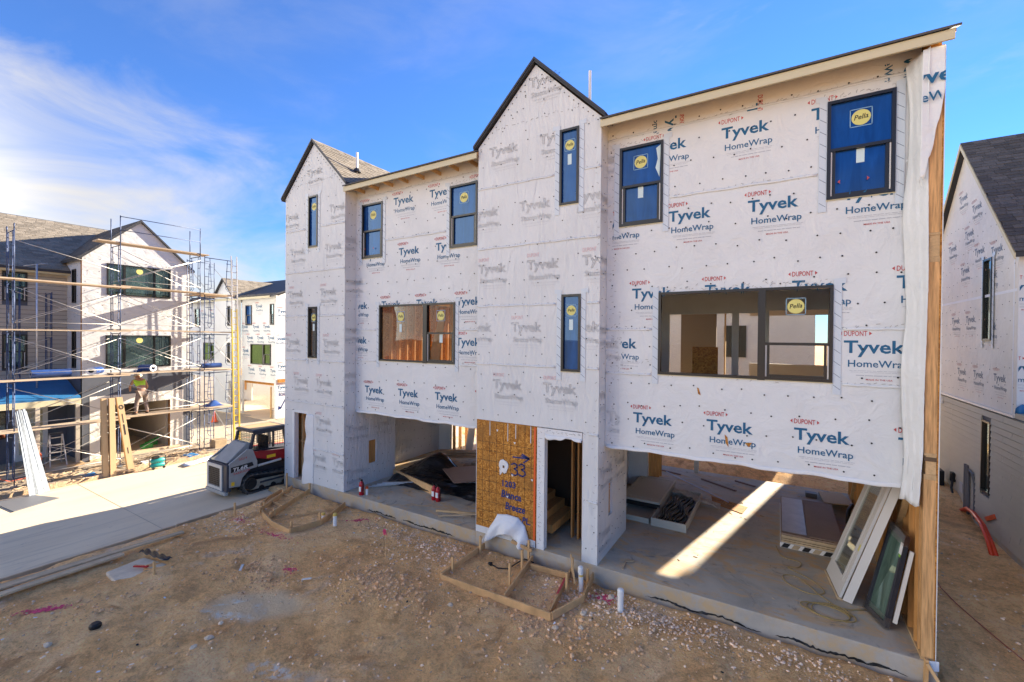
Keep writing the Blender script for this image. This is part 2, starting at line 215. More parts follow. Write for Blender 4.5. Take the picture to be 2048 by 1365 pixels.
# ------------------------------------------------------------------ mesh helpers
class B:
    def __init__(s): s.v = []; s.f = []
    def add(s, vs, fs):
        o = len(s.v); s.v += [tuple(x) for x in vs]; s.f += [tuple(i+o for i in f) for f in fs]; return s
    def box(s, x0, y0, z0, x1, y1, z1):
        a, b = min(x0, x1), max(x0, x1); c, d = min(y0, y1), max(y0, y1); e, f = min(z0, z1), max(z0, z1)
        return s.add([(a,c,e),(b,c,e),(b,d,e),(a,d,e),(a,c,f),(b,c,f),(b,d,f),(a,d,f)], [(0,3,2,1),(4,5,6,7),(0,1,5,4),(1,2,6,5),(2,3,7,6),(3,0,4,7)])
    def beam(s, p, q, wd, ht, up=(0, 0, 1)):
        p, q = Vector(p), Vector(q); d = (q-p).normalized(); u = Vector(up); sd = d.cross(u)
        if sd.length < 1e-4: sd = d.cross(Vector((1, 0, 0)))
        sd.normalize(); u = sd.cross(d)
        vs = [e+sd*(a*wd/2)+u*(b*ht/2) for e in (p, q) for a, b in ((-1,-1),(1,-1),(1,1),(-1,1))]
        return s.add(vs, [(0,1,2,3),(7,6,5,4),(0,4,5,1),(1,5,6,2),(2,6,7,3),(3,7,4,0)])
    def tube(s, pts, r, n=6, close=False):
        pts = [Vector(p) for p in pts]; rings = []; k = len(pts); ref = None
        for i, p in enumerate(pts):
            a = pts[(i-1) % k] if (close or i > 0) else p; b = pts[(i+1) % k] if (close or i < k-1) else p
            d = (b-a).normalized()
            if ref is None: ref = d.orthogonal().normalized()
            ref = (ref-d*ref.dot(d)); ref = ref.normalized() if ref.length > 1e-5 else d.orthogonal().normalized()
            bb = d.cross(ref); rad = r[i] if hasattr(r, '__len__') else r
            rings.append([p+(ref*math.cos(6.28319*j/n)+bb*math.sin(6.28319*j/n))*rad for j in range(n)])
        vs = [x for q in rings for x in q]; fs = []
        for i in range(k if close else k-1):
            for j in range(n):
                i2 = (i+1) % k; fs.append((i*n+j, i*n+(j+1) % n, i2*n+(j+1) % n, i2*n+j))
        if not close: fs += [tuple(range(n))[::-1], tuple((k-1)*n+j for j in range(n))]
        return s.add(vs, fs)
    def cyl(s, p, q, r, n=12, r2=None): return s.tube([p, q], [r, r if r2 is None else r2], n)
    def prism(s, pts, off):
        n = len(pts); off = Vector(off); a = [Vector(p) for p in pts]
        return s.add(a+[p+off for p in a], [tuple(range(n))[::-1], tuple(range(n, 2*n))]+[(i, (i+1) % n, n+(i+1) % n, n+i) for i in range(n)])
    def lathe(s, c, prof, n=14):
        vs = []; c = Vector(c)
        for r_, z in prof: vs += [c+Vector((r_*math.cos(6.28319*j/n), r_*math.sin(6.28319*j/n), z)) for j in range(n)]
        fs = [(i*n+j, i*n+(j+1) % n, (i+1)*n+(j+1) % n, (i+1)*n+j) for i in range(len(prof)-1) for j in range(n)]
        fs += [tuple(range(n))[::-1], tuple((len(prof)-1)*n+j for j in range(n))]
        return s.add(vs, fs)
    def grid(s, nu, nv, fn, thick=None):
        vs = [fn(i/nu, j/nv) for j in range(nv+1) for i in range(nu+1)]
        return s.add(vs, [(j*(nu+1)+i, j*(nu+1)+i+1, (j+1)*(nu+1)+i+1, (j+1)*(nu+1)+i) for j in range(nv) for i in range(nu)])
def smooth_path(pts, n=6):
    P = [Vector(p) for p in pts]; P = [P[0]]+P+[P[-1]]; out = []
    for i in range(1, len(P)-2):
        a, b, c, d = P[i-1:i+3]
        for k in range(n): t = k/n; out.append(.5*((2*b)+(c-a)*t+(2*a-5*b+4*c-d)*t*t+(3*b-a-3*c+d)*t**3))
    return out+[P[-2]]
def rootinv(par):
    mt = Matrix.LocRotScale(par.location, par.rotation_euler, par.scale) if par.parent is None else Matrix.Identity(4)
    return mt.inverted()
def obj(name, b, mt, par=None, label=None, cat=None, group=None, kind=None, smooth=False, bevel=0, solid=0, sub=0, origin=True):
    """one mesh object; coordinates are world coordinates; top-level ones get their origin at their base"""
    me = bpy.data.meshes.new(name); org = Vector((0, 0, 0))
    vs = b.v
    if par is None and origin:
        xs = [v[0] for v in vs]; ys = [v[1] for v in vs]; zs = [v[2] for v in vs]; org = Vector(((min(xs)+max(xs))/2, (min(ys)+max(ys))/2, min(zs)))
        vs = [(v[0]-org.x, v[1]-org.y, v[2]-org.z) for v in vs]
    me.from_pydata(vs, [], b.f); me.validate()
    bm = bmesh.new(); bm.from_mesh(me)
    if kind != 'stuff': bmesh.ops.remove_doubles(bm, verts=bm.verts, dist=1e-5)
    bmesh.ops.recalc_face_normals(bm, faces=bm.faces); bm.to_mesh(me); bm.free()
    o = bpy.data.objects.new(name, me); C.objects.link(o); o.location = org
    me.materials.append(MATS[mt])
    if smooth: me.polygons.foreach_set('use_smooth', [True]*len(me.polygons))
    if solid: q = o.modifiers.new('t', 'SOLIDIFY'); q.thickness = solid; q.offset = 0
    if bevel: q = o.modifiers.new('b', 'BEVEL'); q.width = bevel; q.segments = 2; q.limit_method = 'ANGLE'
    if sub: q = o.modifiers.new('s', 'SUBSURF'); q.levels = sub; q.render_levels = sub
    if par is not None: o.parent = par; o.matrix_parent_inverse = rootinv(par); o.location = (0, 0, 0)
    if label: o['label'] = label
    if cat: o['category'] = cat
    if group: o['group'] = group
    if kind: o['kind'] = kind
    return o
def share(o, name, par, off):
    c = bpy.data.objects.new(name, o.data); C.objects.link(c); c.parent = par
    if par is not None: c.matrix_parent_inverse = rootinv(par)
    c.location = Vector(o.location)+Vector(off); return c
def thing(name, label, cat, loc, group=None):
    o = bpy.data.objects.new(name, None); C.objects.link(o); o.location = loc; o['label'] = label; o['category'] = cat; o.empty_display_size = .2
    if group: o['group'] = group
    return o
def copy_thing(root, loc, label, rotz=None):
    def cp(o, par):
        c = o.copy(); C.objects.link(c); c.parent = par
        for ch in [x for x in bpy.data.objects if x.parent == o]: cp(ch, c)
        return c
    r = cp(root, None); r.location = loc; r['label'] = label
    if rotz is not None: r.rotation_euler.z = rotz
    return r
# wall frame: u along the wall, z up, d outward from the wall plane
class Wall:
    def __init__(s, kind, c): s.k = kind; s.c = c
    def pt(s, u, z, d=0):
        return {'y-': (u, s.c-d, z), 'x+': (s.c+d, u, z), 'x-': (s.c-d, -u, z), 'y+': (-u, s.c+d, z)}[s.k]
    def box(s, b, u0, u1, z0, z1, d0, d1): return b.box(*s.pt(u0, z0, d0), *s.pt(u1, z1, d1))
    def prism(s, b, uz, d0, d1):
        a = Vector(s.pt(0, 0, d0)); c = Vector(s.pt(0, 0, d1)); return b.prism([s.pt(u, z, d0) for u, z in uz], c-a)
    def holed(s, b, u0, u1, z0, z1, holes, d0, d1):
        us = sorted({u0, u1}|{min(max(h[i], u0), u1) for h in holes for i in (0, 1)}); zs = sorted({z0, z1}|{min(max(h[i], z0), z1) for h in holes for i in (2, 3)})
        def solid(i, j):
            if i < 0 or j < 0 or i >= len(us)-1 or j >= len(zs)-1: return False
            u, z = (us[i]+us[i+1])/2, (zs[j]+zs[j+1])/2
            return not any(h[0] < u < h[1] and h[2] < z < h[3] for h in holes)
        for i in range(len(us)-1):
            for j in range(len(zs)-1):
                if not solid(i, j): continue
                a, c, e, f = us[i], us[i+1], zs[j], zs[j+1]
                b.add([s.pt(a, e, d1), s.pt(c, e, d1), s.pt(c, f, d1), s.pt(a, f, d1)], [(0, 1, 2, 3)]); b.add([s.pt(a, e, d0), s.pt(c, e, d0), s.pt(c, f, d0), s.pt(a, f, d0)], [(3, 2, 1, 0)])
                for (di, dj, p, q) in ((-1, 0, (a, e), (a, f)), (1, 0, (c, e), (c, f)), (0, -1, (a, e), (c, e)), (0, 1, (a, f), (c, f))):
                    if not solid(i+di, j+dj): b.add([s.pt(*p, d0), s.pt(*q, d0), s.pt(*q, d1), s.pt(*p, d1)], [(0, 1, 2, 3)])
        return b
# lettering
TX = {}
def glyphs(s, bold=0.0, outline=False):
    k = (s, bold, outline)
    if k in TX: return TX[k]
    def ev(body):
        cu = bpy.data.curves.new('t', 'FONT'); cu.body = body; cu.size = 1; cu.resolution_u = 2; cu.offset = bold
        if outline: cu.fill_mode = 'NONE'; cu.bevel_depth = .009; cu.bevel_resolution = 0; cu.offset = .01
        o = bpy.data.objects.new('t', cu); C.objects.link(o); bpy.context.view_layer.update()
        me = o.evaluated_get(bpy.context.evaluated_depsgraph_get()).to_mesh(); r = ([tuple(v.co) for v in me.vertices], [tuple(p.vertices) for p in me.polygons])
        bpy.data.objects.remove(o); bpy.data.curves.remove(cu); return r
    if 'cap' not in TX: TX['cap'] = max(v[1] for v in ev('T')[0])
    v, f = ev(s); x0 = min(q[0] for q in v); x1 = max(q[0] for q in v); cap = TX['cap'] if 'cap' in TX else .7
    TX[k] = ([((q[0]-x0)/(x1-x0), q[1]/cap) for q in v], f); return TX[k]
CUT = []
def write(b, W, s, u, z, wd, h, d, bold=0, outline=False, clip=None, rot=0, shear=0):
    v, f = glyphs(s, bold, outline); ca, sa = math.cos(rot), math.sin(rot)
    uv = [(u+(x*wd+y*h*shear)*ca-y*h*sa, z+x*wd*sa+y*h*ca) for x, y in v]
    if clip:
        bm = bmesh.new(); bv = [bm.verts.new((x, y, 0)) for x, y in uv]
        for q in f:
            try: bm.faces.new([bv[i] for i in q])
            except ValueError: pass
        for co, no in (((clip[0], 0, 0), (-1, 0, 0)), ((clip[1], 0, 0), (1, 0, 0)), ((0, clip[2], 0), (0, -1, 0)), ((0, clip[3], 0), (0, 1, 0))):
            bmesh.ops.bisect_plane(bm, geom=bm.verts[:]+bm.edges[:]+bm.faces[:], plane_co=co, plane_no=no, clear_outer=True)
        bm.verts.index_update(); uv = [(q.co.x, q.co.y) for q in bm.verts]; f = [tuple(x.index for x in q.verts) for q in bm.faces]; bm.free()
    if uv and CUT:
        def keep(q):
            cu, cz = sum(uv[i][0] for i in q)/len(q), sum(uv[i][1] for i in q)/len(q)
            return not any(h[0]+.02 < cu < h[1]-.02 and h[2]+.02 < cz < h[3]-.02 for h in CUT)
        f = [q for q in f if keep(q)]; used = sorted({i for q in f for i in q}); mp_ = {i: k for k, i in enumerate(used)}; uv = [uv[i] for i in used]; f = [tuple(mp_[i] for i in q) for q in f]
    if uv: b.add([W.pt(x, y, d) for x, y in uv], f)
# ------------------------------------------------------------------ ground and street
def gh(x, y):
    h = .06*noise.noise((x*.5, y*.5, 1.3))+.045*noise.noise((x*1.6, y*1.6, 4))+.03*noise.noise((x*4.5, y*4.5, 2))+.012*noise.noise((x*11, y*11, 7))
    if y > 17.3: h += .45*min(1, (y-17.3)/1.6)*(1 if x > -7.5 else .3)
    # rutted track marks and a low spoil ridge in front of the forms
    h += .06*math.exp(-((x+6.9)**2/1.2+(y-6.2)**2/.25))+.05*math.exp(-((x+2.4)**2/1.5+(y-7.8)**2/.4))
    s = (x+8.7)*.5+(y-3.2)*.86
    if -1.3 < s < .9 and -12 < x < -6: h += .012*math.sin((x*.86-y*.5)*21)*math.exp(-(s+.2)**2*2.5)
    if -14.6 < x < 2.2 and 8.75 < y < 17.25: h = -.12+.3*h                # under the slabs
    st = -13.86 if y < 8.3 else -14.75
    if x < st+.12 and x > -20.9: h = -.34                                 # under the street
    elif x < st+.35 and x > -20: h -= .06*(1-(x-st-.12)/.23)
    if x < -20.9: h = h*.7-.05
    return h
def axis(segs):
    out = []
    for a, b, n in segs: out += [a+(b-a)*i/n for i in range(n)]
    return out+[segs[-1][1]]
xs = axis([(-900, -120, 4), (-120, -40, 10), (-40, -20.9, 40), (-20.9, -20.85, 1), (-20.85, -14.9, 10), (-14.9, 5.6, 205), (5.6, 20, 20), (20, 120, 8), (120, 900, 4)])
ys = axis([(-900, -60, 5), (-60, -4, 16), (-4, 0, 12), (0, 9.2, 92), (9.2, 17.2, 20), (17.2, 22, 30), (22, 40, 20), (40, 120, 10), (120, 900, 4)])
g = B(); nx = len(xs); g.add([(x, y, gh(x, y)) for y in ys for x in xs], [(j*nx+i, j*nx+i+1, (j+1)*nx+i+1, (j+1)*nx+i) for j in range(len(ys)-1) for i in range(nx-1)])
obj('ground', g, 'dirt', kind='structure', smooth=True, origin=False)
st = B(); SZ = -.12
st.prism([(-20.75, -60, SZ-.15), (-13.86, -60, SZ-.15), (-13.86, 8.35, SZ-.15), (-14.75, 8.7, SZ-.15), (-14.75, 14.2, SZ-.15), (-20.75, 14.2, SZ-.15)], (0, 0, .15))
street = obj('street', st, 'street', kind='structure', origin=False)
mat('joint_dark', (.42, .35, .26), .9)
for y in (-8, -3.6, .8, 5.2, 9.6): jt = B(); jt.box(-20.7, y, SZ+.002, -13.9, y+.012, SZ+.0045); obj('control_joint', jt, 'joint_dark', street)
for y0, y1 in ((-60, 2.2), (2.23, 5.4), (5.43, 8.3)): kb = B(); kb.box(-13.85, y0, -.2, -13.80, y1, -.02+random.uniform(-.01, .01)); obj('edge_form', kb, 'old_board', street)
# pebbles, gravel and clods on the dirt: nobody could count them
def rocks(name, n, place, smin, smax, mt, kind='stuff', flat=.7):
    b = B()
    ico = bmesh.new(); bmesh.ops.create_icosphere(ico, subdivisions=1, radius=1); iv = [v.co.copy() for v in ico.verts]; fi = [tuple(v.index for v in f.verts) for f in ico.faces]; ico.free()
    for _ in range(n):
        x, y = place(); s = smin*(smax/smin)**(random.random()**2.2); z = gh(x, y)+s*.15; q = Matrix.Rotation(random.random()*6.3, 3, 'Z')@Matrix.Rotation(random.random()*.6, 3, 'X')
        sx, sy, sz = s*random.uniform(.7, 1.3), s*random.uniform(.6, 1), s*random.uniform(.4, flat)
        b.add([Vector((x, y, z))+q@Vector((v.x*sx*random.uniform(.8, 1.15), v.y*sy*random.uniform(.8, 1.15), v.z*sz)) for v in iv], fi)
    return obj(name, b, mt, kind=kind, origin=False, label={'gravel': 'pale gravel scattered over the bare dirt by the slab edge', 'dirt_clods': 'brown clods of broken earth heaped on the dirt', 'pebbles': 'small pale pebbles strewn across the dirt yard'}[name], cat=name.replace('_', ' '))
def pl_any(): return random.uniform(-13.6, 3.5), random.uniform(.8, 8.6)
def pl_edge():
    q = random.random()
    if q < .42: return random.gauss(-2.2, 1.1), random.gauss(8.15, .35)
    if q < .58: return random.gauss(-6.9, .6), random.gauss(7.8, .45)
    if q < .68: return random.gauss(-12.7, .5), random.gauss(6.3, .5)
    if q < .8: return random.gauss(.6, 1.2), random.gauss(8.3, .25)
    if q < .9: return random.uniform(-9.5, -6.4), random.gauss(8.25, .2)
    return random.uniform(2.3, 4.6), random.uniform(7, 16)
def pl_clod():
    q = random.random()
    if q < .5:
        while True:     # clods lie in drifts
            x, y = pl_any()
            if noise.noise((x*.9, y*.9, 8)) > .12: return x, y
    q = (q-.5)*2
    if q < .45: return random.gauss(-6.8, .7), random.gauss(6.3, .3)
    if q < .8: return random.gauss(-3.3, .9), random.gauss(7.1, .25)
    return random.gauss(-9.6, .7), random.gauss(5.3, .3)
def ok(pl):
    def f():
        while True:
            x, y = pl()
            if y < 8.68 or x > 2.25: return x, y
    return f
rocks('pebbles', 3600, ok(pl_any), .006, .035, 'gravel'); rocks('gravel', 4200, ok(pl_edge), .009, .042, 'gravel'); rocks('dirt_clods', 4200, ok(pl_clod), .009, .055, 'clod')
random.seed(21)
for x, y, s in [(-8.1, 3.65, .06), (-8.35, 3.95, .045), (-8.05, 3.4, .05), (-5.3, 6.55, .05), (-3.0, 7.55, .065), (-2.9, 7.2, .05), (-3.3, 7.0, .06), (-2.75, 8.35, .065), (2.5, 9.0, .06), (2.7, 8.6, .065), (-10.2, 2.2, .055)]:
    b = B(); bm = bmesh.new(); bmesh.ops.create_icosphere(bm, subdivisions=2, radius=1)
    o1 = random.random()*50; q = Matrix.Rotation(random.random()*6, 3, 'Z')
    b.add([Vector((x, y, gh(x, y)+s*.3))+q@Vector((v.co.x*s*1.2, v.co.y*s*.9, v.co.z*s*.65))*(1+.35*noise.noise(v.co*1.4+Vector((o1, 0, 0)))) for v in bm.verts], [tuple(v.index for v in f.verts) for f in bm.faces]); bm.free()
    obj('rock', b, 'stone', label='pale limestone rock lying loose on the bare dirt yard', cat='rock', group='loose rocks on the dirt yard')

# ------------------------------------------------------------------ wrapped wall details
YF, YT, ST = 9.27, 8.85, .30            # facade plane, tower / slab-edge plane, slab top
def window(par, W, u0, u1, z0, z1, mode='hung', pane='glass_sky_film', split=.5, mull=None, tape=True, sticker=True, seed=0):
    rnd = random.Random(seed+int(u0*100)); f = .05
    b = B(); W.box(b, u0, u0+f, z0, z1, -.06, .045); W.box(b, u1-f, u1, z0, z1, -.06, .045); W.box(b, u0+f, u1-f, z1-f, z1, -.06, .042); W.box(b, u0+f, u1-f, z0, z0+f, -.06, .042)
    lights = [(u0+f, u1-f, mode)]
    if mull:
        ma, mb, side = mull; W.box(b, ma, mb, z0-.012, z1-f, -.06, .05); lights = [(u0+f, ma, 'fixed' if side == 'r' else 'hung'), (mb, u1-f, 'hung' if side == 'r' else 'fixed')]
    win = obj('window', b, 'frame_black', par)
    for li, (a, c, md) in enumerate(lights):
        if md == 'hung':
            zm = z0+(z1-z0)*split; r = B(); W.box(r, a, c, zm-.025, zm+.025, -.035, .03); W.box(r, a+.035, c-.035, z0+f, z0+f+.045, -.04, .014); W.box(r, a+.03, a+.07, z0+f, zm-.025, -.04, .012); W.box(r, c-.07, c-.03, z0+f, zm-.025, -.04, .012); obj('sash_rail', r, 'frame_black', win)
            tr = B(); W.box(tr, a+.004, a+.022, z0+f+.01, zm-.03, -.04, .022)
            if (c-a) > .4: W.box(tr, c-.022, c-.004, z0+f+.01, zm-.03, -.04, .022)
            obj('sash_track', tr, 'track_white', win)
            for q0, q1, dd in ((zm+.025, z1-f, -.012), (z0+f+.045, zm-.025, -.03)):
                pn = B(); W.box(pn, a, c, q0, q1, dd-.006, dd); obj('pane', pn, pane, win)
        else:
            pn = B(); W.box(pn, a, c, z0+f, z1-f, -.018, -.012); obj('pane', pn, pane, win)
        if sticker and not (sticker == 'second' and li == 0):
            uc = (a+c)/2+rnd.uniform(-.03, .03)*(c-a); zc = z1-f-.30 if (z1-z0) > 1.4 else z1-.2; s = min(.15, (c-a)*.36)
            sq = B()
            for (p0, p1, w0, w1) in ((-s, s, s-.012, s), (-s, s, -s, -s+.012), (-s, -s+.012, -s, s), (s-.012, s, -s, s)): W.box(sq, uc+p0, uc+p1, zc+w0, zc+w1, -.011, -.0095)
            obj('sticker_edge', sq, 'sticker_square', win)
            ci = B(); W.prism(ci, [(uc+s*.86*math.cos(6.2832*i/20), zc+s*.86*math.sin(6.2832*i/20)) for i in range(20)], -.011, -.008); obj('sticker', ci, 'sticker_yellow', win)
            tx = B(); write(tx, W, 'Pella', uc-s*.62, zc-s*.25, s*1.25, s*.55, -.006, .01, rot=.08, shear=.25); obj('sticker_lettering', tx, 'ink_black', win)
            if rnd.random() < .75: la = B(); W.box(la, uc-.045, uc+.045, zc-s-.30, zc-s-.07, -.0105, -.008) if md != 'hung' else W.box(la, uc-.055, uc+.055, z0+(z1-z0)*split-.26, z0+(z1-z0)*split-.03, -.028, -.0265); obj('label_sheet', la, 'label_white', win)
    if tape:
        tw = .115
        for sg, ua in ((-1, u0-tw), (1, u1+.002)):
            t = B(); tm = B(); W.box(t, ua, ua+tw-.002, z0-.2, z1+.03, .022, .0245); tp = obj('flashing_tape', t, 'tape', win)
            uc = u0-.02 if sg < 0 else u1+.02; t = B(); W.prism(t, [(uc-.02*sg, z1+.02), (uc+sg*.15, z1+.02), (uc+sg*.15, z1+.12), (uc-.02*sg, z1+.1)], .0246, .0262); obj('corner_tape', t, 'tape', win)
            z = z0-.12
            while z < z1: W.prism(tm, [(ua+.01, z+.075), (ua+tw-.012, z), (ua+tw-.012, z+.012), (ua+.01, z+.087)], .0247, .0256); z += .205
            obj('tape_marks', tm, 'tape_ink', win, kind='stuff')
        sl = B(); W.box(sl, u0-.01, u1+.01, z0-.018, z0-.002, .0, .03); obj('sill_lip', sl, 'fascia_cream', win)
    return win
def multi(name, parts, par, **kw):
    """one mesh object of several materials: parts = [(B, material), ...]"""
    parts = [(b, m) for b, m in parts if b.v]
    if not parts: return None
    j = B(); idx = []
    for i, (b, m) in enumerate(parts): j.add(b.v, b.f); idx += [i]*len(b.f)
    me = bpy.data.meshes.new(name); me.from_pydata(j.v, [], j.f); o = bpy.data.objects.new(name, me); C.objects.link(o)
    for b, m in parts: me.materials.append(MATS[m])
    me.polygons.foreach_set('material_index', idx)
    if par is not None: o.parent = par; o.matrix_parent_inverse = rootinv(par)
    for k, v in kw.items(): o[k] = v
    return o
def logo(par, W, u, z, d, clip, kind='home', k=1.0, red=False, dim=False):
    """printed trademark stack: T top-left at (u, z)"""
    bb, br, bg_ = B(), B(), B()
    if kind == 'home':
        write(bb, W, 'Tyvek', u, z-.205*k, .79*k, .205*k, d, .022, clip=clip); write(bb, W, 'HomeWrap', u+.06*k, z-.44*k, .78*k, .115*k, d, .012, clip=clip)
        write(br, W, 'DUPONT', u+.0*k, z+.075*k, .31*k, .085*k, d, .01, clip=clip)
        for s in (-1, 1):
            c0 = u+(-.04 if s < 0 else .35)*k
            if clip[0] < c0-.03 and c0+.03 < clip[1] and clip[2] < z+.1*k < clip[3]: W.prism(br, [(c0-s*.015*k, z+.085*k), (c0+s*.02*k, z+.117*k), (c0-s*.015*k, z+.15*k)], d-.001, d)
        write(br, W, 'MADE IN THE USA', u+.30*k, z-.66*k, .34*k, .028*k, d, .01, clip=clip)
        rows = ((.08, .86, .50, .006), (.10, .84, .525, .005), (.17, .82, .575, .012))
    else:
        write(bg_, W, 'Tyvek', u, z-.205*k, .79*k, .205*k, d, .0, True, clip=clip); write(bg_, W, 'StuccoWrap', u+.05*k, z-.45*k, .78*k, .115*k, d, .0, True, clip=clip)
        rows = ((.08, .80, .51, .006), (.10, .80, .53, .005), (.17, .72, .58, .011))
        if red: write(br, W, 'DUPONT', u+.0*k, z+.075*k, .31*k, .085*k, d, .01, clip=clip)
    for i, (a, c, dz, h) in enumerate(rows):
        a, c = max(u+a*k, clip[0]), min(u+c*k, clip[1])
        if c-a > .03 and z-dz*k-h > clip[2] and z-dz*k < clip[3]:
            q = a
            while q < c-.01:
                e = min(c, q+random.uniform(.04, .11))
                if not any(hh[0] < (q+e)/2 < hh[1] and hh[2] < z-dz*k < hh[3] for hh in CUT): W.box(bg_, q, e, z-dz*k-h*k, z-dz*k, d-.001, d)
                q = e+.012
    if dim: return multi('printed_logo', [(bb, 'print_dim_blue'), (br, 'print_dim_red'), (bg_, 'print_dim_grey')], par)
    return multi('printed_logo', [(bb, 'print_blue'), (br, 'print_red' if kind == 'home' else 'print_faint_red'), (bg_, 'print_outline' if kind != 'home' else 'print_grey')], par)
def caps(par, W, u0, u1, z0, z1, holes, d, du=.40, dz=.42, r=.013, seed=1, name='cap_nails'):
    rn = random.Random(seed); b = B(); z = z0+.1
    while z < z1-.04:
        u = u0+.05+rn.random()*.1
        while u < u1-.02:
            a, c = u+rn.gauss(0, .035), z+rn.gauss(0, .035)
            if u0+.02 < a < u1-.02 and not any(h[0]-.04 < a < h[1]+.04 and h[2]-.04 < c < h[3]+.04 for h in holes): W.prism(b, [(a+r*math.cos(1.0472*i), c+r*math.sin(1.0472*i)) for i in range(6)], d, d+.006)
            u += du*rn.uniform(.75, 1.2)
        z += dz*rn.uniform(.85, 1.15)
    obj(name, b, 'cap_black', par, kind='stuff')
def staples(par, W, lines, holes, d, seed=1):
    rn = random.Random(seed); b = B()
    for (a0, c0, a1, c1, step, jit) in lines:
        Ln = math.hypot(a1-a0, c1-c0); n = int(Ln/step)
        for i in range(n):
            q = (i+rn.random()*.6)/n; a, c = a0+(a1-a0)*q+rn.gauss(0, jit), c0+(c1-c0)*q+rn.gauss(0, jit)
            if any(h[0]-.01 < a < h[1]+.01 and h[2]-.01 < c < h[3]+.01 for h in holes): continue
            an = rn.choice((.5, -.5, .15, 1.2))+rn.gauss(0, .2); l, h_ = rn.uniform(.014, .03), .0035; ca, sa = math.cos(an)*l, math.sin(an)*l; W.prism(b, [(a-ca, c-sa), (a+ca, c+sa), (a+ca-sa*.2, c+sa+h_*2), (a-ca, c-sa+h_*2)], d, d+.002)
    obj('staples', b, 'staple', par, kind='stuff')
def courses(par, W, u0, u1, zs, holes, mt, d0=-.012):
    for i in range(len(zs)-1):
        b = B(); W.holed(b, u0, u1, zs[i]-(.0 if i == 0 else .03), zs[i+1], holes, d0, .010+.003*(i % 2)+.0005*i); obj('wrap_course', b, mt, par)
        if not i: continue
        z_ = zs[i]-.03; spans = [(u0, u1)]      # free lower edge of the lapped course above
        for h in holes:
            if h[2]-.22 < z_ < h[3]+.14: spans = [q for (a, c) in spans for q in ((a, min(c, h[0]-.13)), (max(a, h[1]+.13), c)) if q[1]-q[0] > .15]
        for a, c in spans:
            n = max(6, int((c-a)*10)); e = B(); e.grid(n, 2, lambda u, v: W.pt(a+.006+(c-a-.012)*u, z_+.045*v+.006*math.sin(u*19+i)+.006*noise.noise((u*(c-a)*9, i, 0)), (.024+.010*abs(noise.noise((u*(c-a)*3.3, i*3.1, 0))))*(1-v)+.0185*v)); obj('lap_edge', e, mt, par, smooth=True, solid=.002)

def shingles(par, o, du, dv, nu, nv, wd, ex, mt, individual=True, name='shingle', inside=None, seed=3):
    """laminated shingle tabs in lapped courses: o = eave corner, du along the eave, dv up the slope"""
    o, du, dv = Vector(o), Vector(du).normalized(), Vector(dv).normalized(); n = du.cross(dv)
    if n.z < 0: n = -n
    rn = random.Random(seed); joined = B(); meshes = []; cnt = 0
    for j in range(nv):
        off = rn.uniform(0, wd)
        for i in range(nu+1):
            a0, a1 = i*wd-off+.004, (i+1)*wd-off-.004; a0, a1 = max(a0, 0), min(a1, nu*wd)
            if a1-a0 < .03: continue
            if inside and not inside((o+du*((a0+a1)/2)+dv*(j*ex))): continue
            lift = rn.choice((0, .004, .008)); v0 = j*ex-rn.choice((0, .0, .012)); p = [o+du*a0+dv*v0+n*(.012+lift), o+du*a1+dv*v0+n*(.012+lift), o+du*a1+dv*(v0+ex*1.25)+n*.003, o+du*a0+dv*(v0+ex*1.25)+n*.003]
            q = [x-n*.010 for x in p]; fc = [(0, 1, 2, 3), (7, 6, 5, 4), (0, 4, 5, 1), (1, 5, 6, 2), (2, 6, 7, 3), (3, 7, 4, 0)]
            if individual and cnt < 290: bb = B(); bb.add(p+q, fc); obj(name, bb, mt, par); cnt += 1
            else: joined.add(p+q, fc)
    if joined.v: obj(name+'_field', joined, mt, par, kind='stuff')
